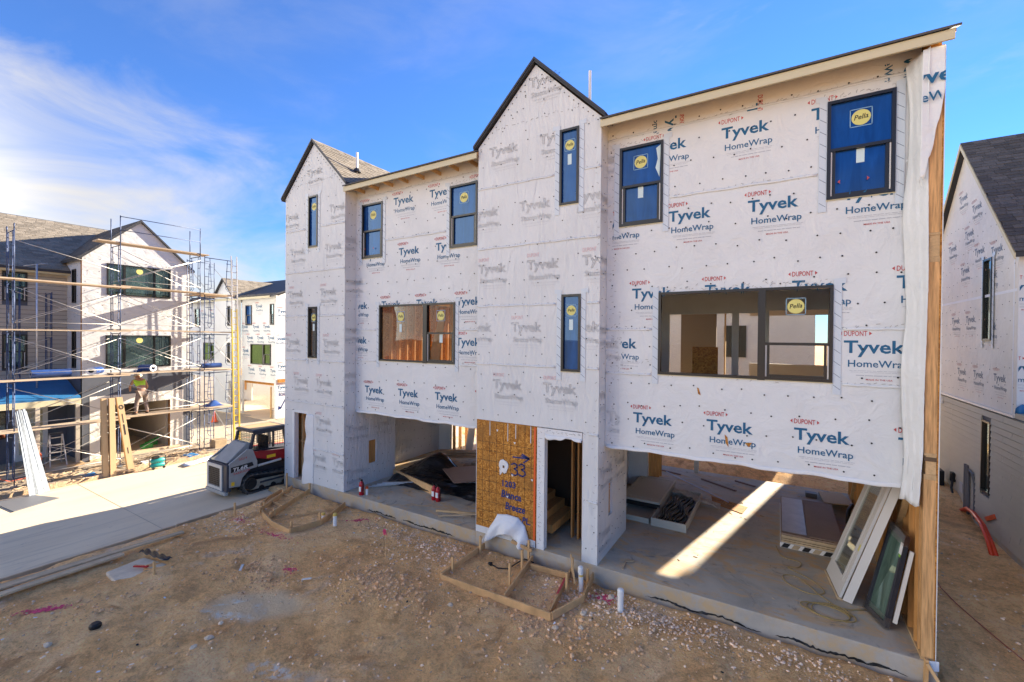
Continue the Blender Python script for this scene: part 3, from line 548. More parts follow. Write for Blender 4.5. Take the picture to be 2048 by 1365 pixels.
# ------------------------------------------------------------------ the two townhouse units in front
def studs_y(par, X0, X1, ys_, z0, z1, mt='lumber_orange', name='stud', t=.038):
    first = None
    for y in ys_:
        if first is None: b = B(); b.box(X0, y, z0, X1, y+t, z1); first = obj(name, b, mt, par); y00 = y
        else: share(first, name, par, (0, y-y00, 0))
def studs_x(par, Y0, Y1, xs_, z0, z1, mt='lumber', name='stud', t=.038):
    first = None
    for x in xs_:
        if first is None: b = B(); b.box(x, Y0, z0, x+t, Y1, z1); first = obj(name, b, mt, par); x00 = x
        else: share(first, name, par, (x-x00, 0, 0))
def fr(a, b, s):
    out = []; q = a
    while q < b: out.append(q); q += s
    return out
FS = [9.38, 7.97, 5.30, 4.36]           # horizontal laps of the facade wrap
def unit(which):
    R_ = which == 'R'
    tx0, tx1 = (-6.37, -3.22) if R_ else (-14.45, -11.36); fx0, fx1 = (-3.22, 1.87) if R_ else (-11.36, -6.37)
    root = thing('townhouse', 'white wrapped three-storey townhouse with OSB panel lettered 33 beside its door' if R_ else 'white wrapped townhouse beside the street, black tarp and boards in its garage', 'townhouse', ((tx0+fx1)/2, 12.8, 0))
    WF, WT = Wall('y-', YF), Wall('y-', YT)
    # foundation
    b = B(); b.box(tx0 if R_ else -14.45, YT-.03, -.35, 2.07 if R_ else tx0+8.08, 17.2, ST); fo = obj('foundation', b, 'stem_concrete', root, bevel=.01)
    b = B(); b.box(tx0+.01, YT-.02, ST, (2.06 if R_ else tx0+8.07), 17.19, ST+.004); obj('slab_surface', b, 'slab', fo)
    # facade
    big = (-2.11, .79, 4.375, 6.045) if R_ else (-10.295, -7.395, 4.37, 6.03)
    w1 = (-2.95, -2.05, 7.48, 9.15) if R_ else (-11.08, -10.18, 7.49, 9.15); w2 = (.67, 1.57, 7.5, 9.17) if R_ else (-7.60, -6.69, 7.48, 9.14)
    holes = [big, w1, w2]
    b = B(); WF.holed(b, fx0, fx1, 2.76, 9.775, holes, -.16, -.013); obj('facade_wall', b, 'osb', root)
    courses(root, WF, fx0+.002, fx1-(.0 if R_ else .002), [2.745]+FS[::-1]+[9.77], holes, 'house_wrap')
    hem = B(); hem.grid(60, 3, lambda u, v: (fx0+.02+(fx1-fx0-.04)*u, YF-.018-.012*v*(1+.8*math.sin(u*31+v))-.006*math.sin(u*70), 2.80-.07*v-.012*math.sin(u*23)-.006*math.sin(u*57))); obj('wrap_hem', hem, 'loose_wrap', root, smooth=True, solid=.002)
    CUT[:] = holes
    if R_: rows = [(9.12, (-2.40, -.98, .44)), (7.67, (-3.36, -1.94, -.52, .88)), (6.15, (-2.66, -1.24, .19, 1.61)), (5.10, (-3.34, .94)), (3.55, (-2.61, -1.18, .25, 1.66))]
    else: rows = [(9.16, (-11.13, -9.73, -8.33, -6.9)), (7.67, (-10.93, -9.50, -8.09)), (6.15, (-11.62, -10.21, -8.80, -7.37)), (5.08, (-11.64, -7.37)), (3.58, (-10.92, -9.50, -8.09, -6.67))]
    for z, us in rows:
        for u in us: logo(root, WF, u, z, .0165, (fx0+(.33 if z < 6 and R_ else .12), fx1-.02, 2.8, 9.36))
    lines = [(fx0, z, fx1, z+.02, .09, .02) for z in FS]+[(fx0+.3, 5.6, fx0+.3, 4.2, .06, .05), (fx0+.12, 9.3, fx0+.15, 2.8, .10, .05), (fx0, 4.62, fx0+1, 4.62, .07, .02)]
    if R_:   # the sideways strip under the eave
        for s, u, z, wd, h, sr in (('Tyvek', -1.97, 9.72, .79, .17, 'print_blue'), ('HomeWrap', -2.25, 9.72, .78, .1, 'print_blue'), ('Tyvek', 1.66, 9.95, .79, .17, 'print_blue'), ('HomeWrap', 1.42, 9.95, .78, .1, 'print_blue'), ('DUPONT', -1.74, 9.66, .3, .08, 'print_red'), ('Tyvek', -.55, 9.45, .79, .17, 'print_blue'), ('DUPONT', -.38, 9.58, .3, .08, 'print_red')):
            sb = B(); write(sb, WF, s, u, z, wd, h, .0185, .016, clip=(fx0+.1, fx1-.02, 9.30 if u != -.55 else 9.33, 9.58), rot=-math.pi/2); multi('printed_lettering', [(sb, sr)], root)
    # printed stucco wrap overlapping the inner corner
    for z, u in ((5.1, -3.72), (3.52, -3.18), (9.1, -3.7)) if R_ else ((6.9, -11.8), (5.1, -11.8)): logo(root, WF, u, z, .0185, (fx0+.01, fx0+.32, 2.8, 9.36), 'st')
    st2 = B(); WF.box(st2, fx0+.005, fx0+.30, 2.86, 5.62, .0145, .0162); obj('lap_strip', st2, 'stucco_wrap', root)
    caps(root, WF, fx0+.05, fx1-.1, 2.8, 9.55, holes, .0165, seed=5 if R_ else 6, r=.015)
    staples(root, WF, lines+[(h[0]-.1, h[3]+.06, h[1]+.1, h[3]+.06, .05, .03) for h in holes], holes, .0185, 3)
    for pts in ([(-.86, 3.29), (-.81, 3.24), (-.79, 3.05), (-.84, 3.13)], [(-.52, 3.17), (-.40, 3.19), (-.45, 3.10)], [(-1.36, 4.15), (-1.33, 4.14), (-1.29, 4.0), (-1.34, 4.03)]) if R_ else (): tl = B(); WF.prism(tl, pts, .0176, .0195); obj('torn_patch', tl, 'osb', root)
    CUT[:] = []
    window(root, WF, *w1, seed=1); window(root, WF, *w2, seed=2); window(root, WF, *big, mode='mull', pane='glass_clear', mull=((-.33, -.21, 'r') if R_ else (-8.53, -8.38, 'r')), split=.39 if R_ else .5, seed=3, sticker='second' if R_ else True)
    CUT[:] = []
    # tower
    osb_r = (-6.36, -4.67, .3, 3.08); door = (-4.67, -3.57, .3, 3.08) if R_ else (-14.02, -13.14, .3, 2.62)
    nw1 = (-4.165, -3.715, 8.01, 9.66) if R_ else (-13.17, -12.69, 7.97, 9.63); nw2 = (-4.09, -3.64, 4.37, 6.05) if R_ else (-13.15, -12.69, 4.385, 6.035)
    th = [nw1, nw2, door]+([osb_r] if R_ else [])
    ap = (tx0+tx1)/2; ez = 9.74
    b = B(); WT.holed(b, tx0+.01, tx1-.012, .302 if not R_ else .3, 9.7, th[:3], -.14, -.013); WT.prism(b, [(tx0+.01, 9.7), (tx1-.012, 9.7), (tx1-.012, ez), (ap, 11.3), (tx0+.01, ez)], -.14, -.013); obj('tower_wall', b, 'osb', root)
    tz = [.3, 1.62, 3.06, 4.46, 5.86, 7.26, 8.72, 9.70] if R_ else [.12, 1.45, 2.9, 4.30, 5.75, 7.2, 8.6, 9.70]
    courses(root, WT, tx0, tx1, tz, th, 'stucco_wrap')
    b = B(); WT.prism(b, [(tx0, 9.67), (tx1, 9.67), (tx1, ez), (ap+1.21, 10.09), (ap-1.21, 10.09), (tx0, ez)], -.012, .0145); obj('wrap_course', b, 'stucco_wrap', root)
    b = B(); WT.prism(b, [(ap-1.24, 10.06), (ap+1.24, 10.06), (ap, 11.3)], -.012, .0118); obj('wrap_course', b, 'stucco_wrap', root)
    bs = B(); CUT[:] = th
    for z, us in ((11.02, (-4.95,)), (9.67, (-6.04, -4.67)), (8.24, (-6.57, -5.19, -3.80)), (6.87, (-6.34, -4.97, -3.61)), (5.45, (-6.74, -5.38, -4.0)), (4.09, (-5.88, -4.52))) if R_ else ((10.5, (-13.25,)), (9.2, (-14.5, -12.1)), (8.0, (-14.15, -12.9+.6)), (6.6, (-14.25, -12.55)), (5.0, (-14.4, -12.4)), (3.72, (-13.95, -12.75)), (2.5, (-12.75,)), (1.3, (-13.0, -11.9))):
        for u in us:
            logo(root, WT, u, z, .0185, (tx0+.01, tx1-.01, .35, 11.2), 'st', red=z < 7)
    if R_:
        write(bs, WT, 'T', -3.42, 1.35, .16, .2, .0185, 0, True); write(bs, WT, 'S', -3.40, 1.02, .09, .12, .0185, 0, True)
    if R_: obj('outline_lettering', bs, 'print_outline', root)
    CUT[:] = []
    caps(root, WT, tx0+.04, tx1-.02, .4, 9.7, th, .0165, du=.42, dz=.44, seed=8 if R_ else 9); 
    g2 = B(); rn = random.Random(4)
    for k in range(26):
        q = (k % 13)/13; s = 1 if k < 13 else -1; a, c = ap+s*(1.5-1.45*q), ez+.02+1.45*q-.07; WT.prism(g2, [(a+.013*math.cos(1.0472*i), c+.013*math.sin(1.0472*i)) for i in range(6)], .0165, .0225)
    for k in range(16):
        c = rn.uniform(9.8, 10.9); a = ap+rn.uniform(-1, 1)*(11.1-c); WT.prism(g2, [(a+.013*math.cos(1.0472*i), c+.013*math.sin(1.0472*i)) for i in range(6)], .0165, .0225)
    obj('gable_cap_nails', g2, 'cap_black', root, kind='stuff')
    staples(root, WT, [(tx0, z, tx1, z+.0, .08, .015) for z in tz[1:-1]]+[(ap-1.15, 10.08, ap+1.15, 10.08, .08, .02), (tx1-.06, .5, tx1-.06, 9, .18, .03)], th, .0182, 5)
    window(root, WT, *nw1, mode='fixed', seed=4); window(root, WT, *nw2, mode='fixed', pane='glass_sky_film' if R_ else 'glass_dark', seed=5)
    # tower side return (faces the garage) and far side
    WS = Wall('x+', tx1)
    b = B(); WS.holed(b, YT+.012, 10.9 if R_ else 10.95, .3, 2.76, [(9.55, 9.80, 1.10, 1.85)] if R_ else [(9.80, 10.12, .95, 1.70)], -.1, -.001); WS.box(b, YT+.012, YF+.2, 2.76, 9.68, -.1, -.001); obj('return_wall', b, 'stucco_wrap', root)
    b = B(); WS.box(b, 9.55 if R_ else 9.80, 9.80 if R_ else 10.12, 1.1 if R_ else .95, 1.85 if R_ else 1.70, -.09, -.06); obj('utility_box_opening', b, 'lumber_orange', root)
    caps(root, WS, YT+.05, YF-.05, .5, 9.6, [], .0, du=.16, dz=.33, r=.011, seed=12, name='return_cap_nails'); caps(root, WS, YF+.1, 10.85, .5, 2.7, [(9.5, 10.15, .9, 1.9)], .0, du=.3, dz=.3, r=.011, seed=13, name='return_cap_nails')
    logo(root, WS, 8.95, 2.3, .002, (8.87, 10.8, .4, 2.7), 'st'); logo(root, WS, 8.9, .95, .002, (8.87, 10.8, .4, 2.7), 'st'); logo(root, WS, 9.95, 2.3, .002, (8.87, 10.8, .4, 2.7), 'st')
    for z in (8.2, 6.9, 5.4, 4.0): logo(root, WS, 8.6, z, .002, (YT+.02, YF-.03, .4, 9.5), 'st')
    # garage inner wall, set back behind the return, and its end
    xi = tx1-.98
    b = B(); Wall('x+', xi).box(b, 10.9, 14.4, ST, 3.12, -.1, 0); b.box(xi, 14.4, ST, xi+.62, 14.5, 3.12); b.box(xi-.1, 10.86, ST, tx1-.1, 10.96, 3.12); obj('garage_inner_wall', b, 'stucco_wrap', root)
    WI = Wall('x+', xi)
    for u, z in ((11.2, 2.3), (12.6, 2.3), (13.7, 1.5), (11.9, 1.2)): logo(root, WI, u, z, .003, (10.98, 14.3, .4, 3), 'st')
    caps(root, WI, 11, 14.3, .5, 2.9, [], .001, du=.45, dz=.4, seed=14, name='garage_cap_nails')
    studs_y(root, xi+.62, xi+.76, (14.55, 14.95, 15.4, 15.8), ST, 3.1)
    # floors and ceiling over the garage, rear framing
    b = B(); b.box(tx0+.12 if R_ else -13.2, YF+.17, 3.16, fx1-.01, 17.1, 3.38); obj('floor_deck', b, 'subfloor', root)
    b = B(); b.box(tx0+.12 if R_ else -13.2, YF+.17, 6.42, fx1-.01, 17.1, 6.68); obj('floor_deck', b, 'subfloor', root)
    b = B(); b.box(fx0+.01, YF-.0+.165, 2.77, fx1-.01, YF+.30, 3.15); obj('garage_header', b, 'lumber_x', root)
    if R_:
        # OSB panel with hand-written address, at the tower's ground floor
        b = B(); WT.box(b, -4.996, -4.70, .44, 3.07, -.012, .0066); obj('sheathing_panel', b, 'osb', root); b = B(); WT.box(b, -6.36, -5.0, .44, 3.075, -.012, .006); pn = obj('sheathing_panel', b, 'osb', root)
        b = B(); WT.box(b, -6.36, -4.7, .28, .46, -.01, .012); obj('wrap_skirt', b, 'house_wrap', root)
        b = B()
        for x in (-6.18, -5.98, -5.78, -5.58, -5.38, -5.18, -4.99, -4.82): WT.box(b, x, x+.007, .46, 3.06, .0068, .0078)
        for z in (.62, .86, 1.1, 1.34, 1.60, 1.86, 2.1, 2.34, 2.55): WT.box(b, -6.36, -4.7, z, z+.007, .0079, .0087)
        obj('chalk_grid', b, 'ink_black', pn, kind='stuff')
        for x in (-5.98, -5.47, -5.25, -4.85): b = B(); WT.box(b, x, x+.02, 2.5+random.random()*.3, 3.06, .009, .0095); obj('glue_streak', b, 'interior_board', pn)
        b = B()
        def stroke(pts, wd=.017):
            for p, q in zip(pts[:-1], pts[1:]):
                dx, dz = q[0]-p[0], q[1]-p[1]; l = math.hypot(dx, dz) or 1; nx_, nz_ = -dz/l*wd, dx/l*wd; ex, ez_ = dx/l*wd*.6, dz/l*wd*.6
                WT.prism(b, [(p[0]+nx_-ex, p[1]+nz_-ez_), (q[0]+nx_+ex, q[1]+nz_+ez_), (q[0]-nx_+ex, q[1]-nz_+ez_), (p[0]-nx_-ex, p[1]-nz_-ez_)], .0096, .0106)
        def three(x, z, s): stroke([(x+s*(.02), z+s*.85), (x+s*.25, z+s), (x+s*.5, z+s*.9), (x+s*.52, z+s*.68), (x+s*.25, z+s*.54), (x+s*.55, z+s*.42), (x+s*.6, z+s*.18), (x+s*.35, z), (x+s*.02, z+s*.1)])
        stroke([(-5.31, 2.29), (-4.88, 2.31)]); stroke([(-5.06, 2.39), (-4.87, 2.31), (-5.02, 2.20)]); stroke([(-5.08, 2.35), (-4.9, 2.31)])
        three(-5.35, 1.86, .29); three(-5.15, 1.87, .29)
        write(b, WT, '1203', -5.60, 1.555, .37, .145, .0098, .03); write(b, WT, 'Bianca', -5.63, 1.30, .55, .165, .0098, .03, shear=.1, rot=-.03); write(b, WT, 'Breeze', -5.51, 1.03, .53, .165, .0098, .03, shear=.1, rot=-.03); write(b, WT, 'PL.', -5.05, .80, .22, .14, .0098, .03, shear=.1, rot=-.08)
        obj('handwriting', b, 'ink_blue', pn)
        b = B(); b.add([WT.pt(-5.56+.13*math.cos(a)*(1+.15*math.sin(3*a)), 2.03+.17*math.sin(a)*(1+.1*math.cos(2*a+1)), .010+.02*(i % 2)) for i, a in enumerate([6.2832*k/14 for k in range(14)])], [tuple(range(14))]); b.add([WT.pt(-5.69, 1.95, .01), WT.pt(-5.6, 1.88, .02), WT.pt(-5.67, 1.80, .012)], [(0, 1, 2)]); obj('torn_wrap_scrap', b, 'loose_wrap', pn)
        for x, z in ((-5.27, 2.62), (-4.80, 1.83), (-5.33, 1.85), (-5.76, 2.86), (-5.46, 1.32)): b = B(); b.add([WT.pt(x-.03, z+.02, .011), WT.pt(x+.035, z+.025, .014), WT.pt(x+.01, z-.03, .011)], [(0, 1, 2)]); obj('torn_wrap_scrap', b, 'loose_wrap', pn)
        b = B(); WT.prism(b, [(-5.585, 2.0), (-5.535, 1.99), (-5.53, 2.05), (-5.58, 2.06)], .03, .032); obj('scrap_hole', b, 'dark_inside', pn)
        b = B(); WT.box(b, -4.755, -4.705, .32, 3.05, .0085, .011); obj('red_edge_tape', b, 'cap_orange', pn)
        # torn flap of wrap bulging out at the foot of the panel
        fl = B()
        def flap(u, v):
            # u along the torn top edge from left to right, v from the edge down: a stiff sheet sagging forward in folds
            ex, ez_ = [(-5.84, .62), (-5.72, .86), (-5.45, .91), (-5.14, .90), (-4.96, .74), (-4.86, .44)][min(5, int(u*5))], 0
            e2 = [(-5.84, .62), (-5.72, .86), (-5.45, .91), (-5.14, .90), (-4.96, .74), (-4.86, .44)][min(5, int(u*5)+1)]; k = u*5-int(u*5); x, z = ex[0]+(e2[0]-ex[0])*k, ex[1]+(e2[1]-ex[1])*k
            drop = .32+.30*(1-u)**.8+.08*math.sin(u*8+.6)-.25*max(0, u-.8)*4; out = .02+.20*math.sin(min(1, v*1.25)*1.6)*(.6+.4*math.sin(u*3.1))+.05*math.sin(u*22+v*3)*v
            return (x-.30*v*(1-u)+.02*math.sin(v*7), YT-out, z-drop*v**1.2+.03*math.sin(u*15)*v)
        fl.grid(40, 16, flap); obj('torn_wrap_flap', fl, 'loose_wrap', root, smooth=True, solid=.003, label='torn white wrap flap hanging below the OSB panel')
        # entry door opening: wrapped jambs and head, framing and stair behind
        b = B(); WT.box(b, -4.668, -4.48, .3, 3.06, -.14, .016); WT.box(b, -4.478, -3.585, 2.89, 3.06, -.14, .016); obj('door_jamb', b, 'loose_wrap', root)
        hm = B(); hm.grid(20, 3, lambda u, v: (-4.47+.88*u, YT-.018-.02*v, 2.93-(.07+.04*math.sin(u*7)+.02*math.sin(u*17))*v)); obj('wrap_hem', hm, 'loose_wrap', root, smooth=True, solid=.002)
        staples(root, WT, [(-4.6, .4, -4.6, 3.0, .05, .03), (-4.4, 3.0, -3.6, 3.0, .05, .02)], [], .017, 9)
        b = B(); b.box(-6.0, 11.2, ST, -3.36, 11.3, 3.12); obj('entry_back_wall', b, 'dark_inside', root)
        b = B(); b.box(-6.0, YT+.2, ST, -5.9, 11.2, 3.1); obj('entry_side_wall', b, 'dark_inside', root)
        studs_x(root, 9.75, 9.89, (-4.22, -4.06, -3.95), ST, 3.1, 'lumber_orange')
        b = B(); b.box(-3.9, 9.73, ST, -3.40, 9.75, 3.1); obj('entry_partition', b, 'house_wrap', root)
        for k in range(5): b = B(); b.box(-5.85+.27*k, 9.3, ST+.01+.19*(5-k), -5.58+.27*k, 10.6, ST+.2+.19*(5-k)); obj('stair_step', b, 'lumber_orange', root)
    else:
        b = B(); WT.box(b, -14.02, -13.9, .25, 2.6, -.14, .016); WT.box(b, -13.9, -13.14, 2.53, 2.62, -.14, .016); obj('door_jamb', b, 'loose_wrap', root)
        b = B(); b.box(-14.3, 9.22, ST, -12.4, 9.26, 2.95); obj('entry_back_wall', b, 'entry_wood', root)
        b = B(); b.box(-13.93, 9.12, ST, -13.84, 9.215, 2.95); obj('entry_stud', b, 'lumber', root); b = B(); b.box(-14.2, 9.13, 1.45, -13, 9.219, 1.52); obj('entry_blocking', b, 'lumber', root)
        # the pier's wrap hangs loose at its left edge
        fl = B(); fl.grid(14, 30, lambda u, v: (-13.20+.35*u-.20*(1-v)**1.5*(1-u)*1.3+.02*math.sin(v*13)*(1-u), YT-.018-.05*(1-u)*abs(math.sin(v*9)), .14+2.4*v)); obj('loose_wrap_edge', fl, 'loose_wrap', root, smooth=True, solid=.002)
    # roof: main slope over the facade, tower gable, fascia, rafters
    ro = B(); rx0, rx1 = (tx0-.05, 2.15) if R_ else (-14.2, tx0+8.03)
    P0 = lambda x, y_, z_: [(x, y_, z_), (x, 13.0, 11.42), (x, 17.5, 9.53), (x, 17.5, 9.47), (x, 13.0, 11.35), (x, y_, z_-.06)]
    ro.prism(P0(fx0+.001, 8.80, 9.65), ((rx1 if R_ else fx1-.02)-fx0, 0, 0)); ro.prism(P0(rx0 if not R_ else tx0+.02, 9.8, 10.07), (fx0-(rx0 if not R_ else tx0+.02), 0, 0))
    roof = obj('roof', ro, 'lumber_orange', root)
    ex = B(); ex.prism([(fx0, 8.72, 9.665), (fx0, 13.0, 11.46), (fx0, 17.5, 9.57), (fx0, 17.5, 9.535), (fx0, 13.0, 11.425), (fx0, 8.72, 9.63)], ((2.19 if R_ else -6.40)-fx0, 0, 0)); obj('roof_covering', ex, 'shingle', roof)
    b = B(); b.box(fx0+.003, 8.755, 9.485, (2.13 if R_ else -6.385), 8.795, 9.628); obj('fascia', b, 'fascia_cream', roof)
    b = B()
    for k, x in enumerate(fr(fx0+.35, fx1-.1, .61) if not R_ else []):
        b = B(); b.box(x, 8.80, 9.50, x+.038, YF+.3, 9.60); obj('rafter_tail', b, 'lumber_y', roof)
    s2 = .0707
    sl = B(); e0, e1 = ap-1.68, ap+1.68; zz = ez-.07
    for s, e in ((-1, e0), (1, e1)):
        sl.prism([(e, 8.76, zz+.09), (ap, 8.76, 11.42), (ap, 8.76, 11.34), (e, 8.76, zz+.01)], (0, 4.0, 0))
    gr = obj('gable_roof', sl, 'roof_edge', root)
    rk = B()
    for s, e in ((-1, e0), (1, e1)): rk.prism([(e, 8.74, zz+.115), (ap, 8.74, 11.445), (ap, 8.74, 11.39), (e, 8.74, zz+.06)], (0, .019, 0))
    obj('rake_edge', rk, 'skid_dark', gr)
    if not R_:
        shingles(gr, (e1, 8.77, zz+.085), (0, 1, 0), (ap-e1, 0, 11.42-zz-.09), 14, 17, .28, .14, 'shingle_tan', True)
    else: shingles(gr, (e1, 8.77, zz+.085), (0, 1, 0), (ap-e1, 0, 11.42-zz-.09), 14, 17, .28, .14, 'shingle_tan', False)
    vp = B(); px = (ap+.95); vp.cyl((px, 9.75, 10.4), (px, 9.75, 11.15 if not R_ else 11.35), .035, 10); obj('vent_pipe', vp, 'pvc', gr); vp = B(); vp.lathe((px, 9.75, 10.50), [(.14, 0), (.09, .1), (.045, .14)], 10); obj('vent_flashing', vp, 'roof_edge', gr)
    # outer far wall of the left unit and shared wall between units
    if not R_:
        b = B(); b.box(-14.45, YT+.012, .3, -14.33, 11.4, 9.7); b.box(-13.32, 11.4, .3, -13.2, 17.1, 9.55); b.box(-14.33, 11.28, .3, -13.2, 11.4, 9.7); b.prism([(-13.3, 11.4, 9.55), (-13.3, 17.1, 9.55), (-13.3, 13.0, 11.3)], (.1, 0, 0)); obj('street_side_wall', b, 'stucco_wrap', root)
        b = B(); b.box(-6.52, YF+.2, 3.4, -6.42, 17.1, 9.5); obj('party_wall', b, 'osb', root)
        # framed upper rooms seen through the windows
        studs_x(root, 12.6, 12.74, fr(-10.0, -7.0, .41), 3.38, 6.4, 'lumber'); studs_y(root, -12.55, -12.41, fr(9.7, 16.5, .41), 3.38, 6.4)
        b = B(); b.box(-12.75, 9.6, 3.38, -12.6, 17, 6.4); obj('inner_sheathing', b, 'osb', root)
        b = B(); b.box(-9.2, 14.2, 3.38, -8.5, 14.3, 6.4); obj('inner_sheathing', b, 'osb', root)
        b = B(); b.prism([(-10.4, 11.2, 3.4), (-9.75, 11.2, 3.4), (-10.0, 11.9, 5.75), (-10.25, 11.9, 5.75)], (0, .04, 0)); obj('leaning_board', b, 'old_board', root)
        b = B(); b.box(-9.75, 11.9, 3.4, -9.6, 12.05, 6.4); obj('post', b, 'lumber', root); b = B(); b.box(-8.9, 12.3, 3.4, -8.78, 12.42, 6.4); obj('post', b, 'lumber', root)
    else:
        # rooms behind the big window: grey wrapped partition with a dark opening and rear windows
        WP = Wall('y-', 12.2); b = B(); WP.holed(b, -6.2, 1.8, 3.38, 6.42, [(-2.5, -1.0, 4.1, 5.75), (-.85, -.35, 4.0, 5.75), (-.2, .95, 4.0, 5.8)], -.08, 0); obj('partition', b, 'interior_grey', root)
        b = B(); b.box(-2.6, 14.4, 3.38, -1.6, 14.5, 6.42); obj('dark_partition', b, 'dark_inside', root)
        b = B(); b.box(-1.9, 12.1, 4.2, -1.3, 12.14, 4.9); obj('hanging_board', b, 'osb', root)
        b = B(); b.box(-.85, 16.95, 3.38, 1.8, 17.05, 4.3); b.box(-.85, 16.95, 5.9, 1.8, 17.05, 6.42); obj('rear_wall', b, 'interior_board', root)
        studs_x(root, 14.6, 14.74, (-2.4, -1.9, -1.4), 3.38, 6.4)
    # top-floor partitions so the upper rooms are rooms
    b = B(); b.box(fx0, 12.2, 6.7, fx1-.05, 12.3, 9.5); obj('partition', b, 'interior_board', root)
    return root
mat('entry_wood', (.62, .32, .10), .8, var=.2, vscale=3)
unitL, unitR = unit('L'), unit('R')
# right-hand framed side wall of the right unit: studs, plates, sheathing, wrap, loose drape at the corner
def side_wall(root):
    X0, X1 = 1.89, 2.03
    for z0, z1 in ((.345, 3.02), (3.42, 6.28), (6.72, 9.40)):
        studs_y(root, X0, X1, fr(9.26, 17.0, .406), z0, z1, 'lumber_orange')
    for n, (z0, z1) in zip(('bottom_plate', 'top_plate', 'bottom_plate', 'top_plate', 'bottom_plate', 'top_plate'), ((.304, .343), (3.022, 3.10), (3.38, 3.418), (6.282, 6.36), (6.68, 6.718), (9.402, 9.48))):
        b = B(); b.box(X0, YT+.012, z0, X1, 17.1, z1); obj(n, b, 'lumber_y', root)
    for z0, z1 in ((3.102, 3.378), (6.362, 6.678)): b = B(); b.box(X0+.02, YT+.02, z0, X1-.002, 17.1, z1); obj('rim_joist', b, 'lumber_y', root)
    for (ya, za, yb, zb) in ((9.4, 2.9, 11.4, .4), (12.0, .4, 13.9, 2.9), (14.2, 2.9, 16, .5)): b = B(); b.beam((X0-.02, ya, za), (X0-.02, yb, zb), .038, .09, (1, 0, 0)); obj('brace', b, 'lumber_y', root)
    for y in (9.55, 11.2, 13.6): b = B(); b.box(X0+.02, y+.14, 1.5, X1-.02, y+.40, 1.54); obj('blocking', b, 'lumber_y', root)
    for k, (a, c, z0, z1) in enumerate(((YT+.012, YT+.05, .345, 3.02), (YT+.052, YT+.09, .345, 3.02), (YT+.012, YT+.05, 3.42, 6.28), (YT+.012, YT+.05, 6.72, 9.40), (YT+.2, YT+.24, .345, 3.02))):
        b = B(); b.box(X0, a, z0, X1, c, z1); obj('corner_stud', b, 'post_wood', root)
    b = B(); b.box(X0, YT+.004, 3.30, X1, YT+.011, 3.36); obj('joint_gap', b, 'dark_inside', root)
    b = B(); b.box(2.031, YT+.01, .30, 2.047, 17.1, 9.48); obj('side_sheathing', b, 'osb', root)
    b = B(); b.box(2.048, YT+.002, .24, 2.058, 17.12, 9.46); obj('side_wrap', b, 'house_wrap', root)
    b = B(); b.box(1.885, YF-.0, .0+2.78, 1.888, YF+.2, 9.5); obj('corner_filler', b, 'house_wrap', root)
    b = B(); b.prism([(1.892, 8.90, 9.485), (1.892, 17.05, 9.485), (1.892, 13.0, 11.28), (1.892, 9.0, 9.655), (1.892, 8.90, 9.61)], (.13, 0, 0)); obj('gable_sun_stop', b, 'osb', root)  # added to stop sun leaking over the wall top under the roof
    # loose wrap at the corner
    d = B()
    def dr(u, v):
        z = 2.62+6.86*v; fold = .03*math.sin(u*9+v*5)+.025*noise.noise((u*3, v*9, 0))
        x0 = 1.70+.03*math.sin(v*17)+.03*noise.noise((0, v*7, 3))-.10*max(0, .25-v); x1 = 1.883-.012*math.sin(v*9)-.05*max(0, .12-v)*8
        x = x0+(x1-x0)*u; crm = .02*noise.noise((u*7, v*60, 1))+.012*noise.noise((u*16, v*130, 4)); y = YF-.025-(YF-YT-.01)*(u**1.3)-crm*(1-v*.5)*1.4-abs(fold)*(1-u*.5)*1.2-.04*math.sin(math.pi*u); zb = z+(.05*math.sin(u*6)-.10*(1-u))*max(0, .1-v)*6
        return (x, y, zb)
    d.grid(18, 110, dr); obj('loose_wrap_drape', d, 'loose_wrap', root, smooth=True, solid=.003, label='crumpled white wrap hanging loose at the house corner')
    d = B()
    def top(u, v):
        z1 = 9.46; tear = 7.45+1.35*u**1.4+.07*noise.noise((u*11, 0, 0))+.05*math.sin(u*21); z = tear+(z1-tear)*v
        return (1.80+.25*u-.03*(1-v)*(1-u), YT-.012-.02*math.sin(u*6+v*4)*(1-v)-.03*(1-v)**2, z)
    d.grid(14, 26, top); obj('torn_wrap_sheet', d, 'loose_wrap', root, smooth=True, solid=.002, label='torn sheet of wrap over the top of the corner post')
    bb, dm = B(), B(); W2 = Wall('y-', YT); write(bb, W2, 'Tyvek', 1.50, 8.93, .79, .205, .055, .022, clip=(1.80, 2.045, 8, 9.4)); write(bb, W2, 'HomeWrap', 1.40, 8.66, .9, .14, .055, .014, clip=(1.80, 2.0, 8, 9.4)); obj('blue_lettering', bb, 'print_blue', root)
mat('post_wood', (.60, .34, .14), .75, var=.6, vscale=2.2, bump=.2, bscale=10, stretch=(12, 12, .7), detail=8)
side_wall(unitR)
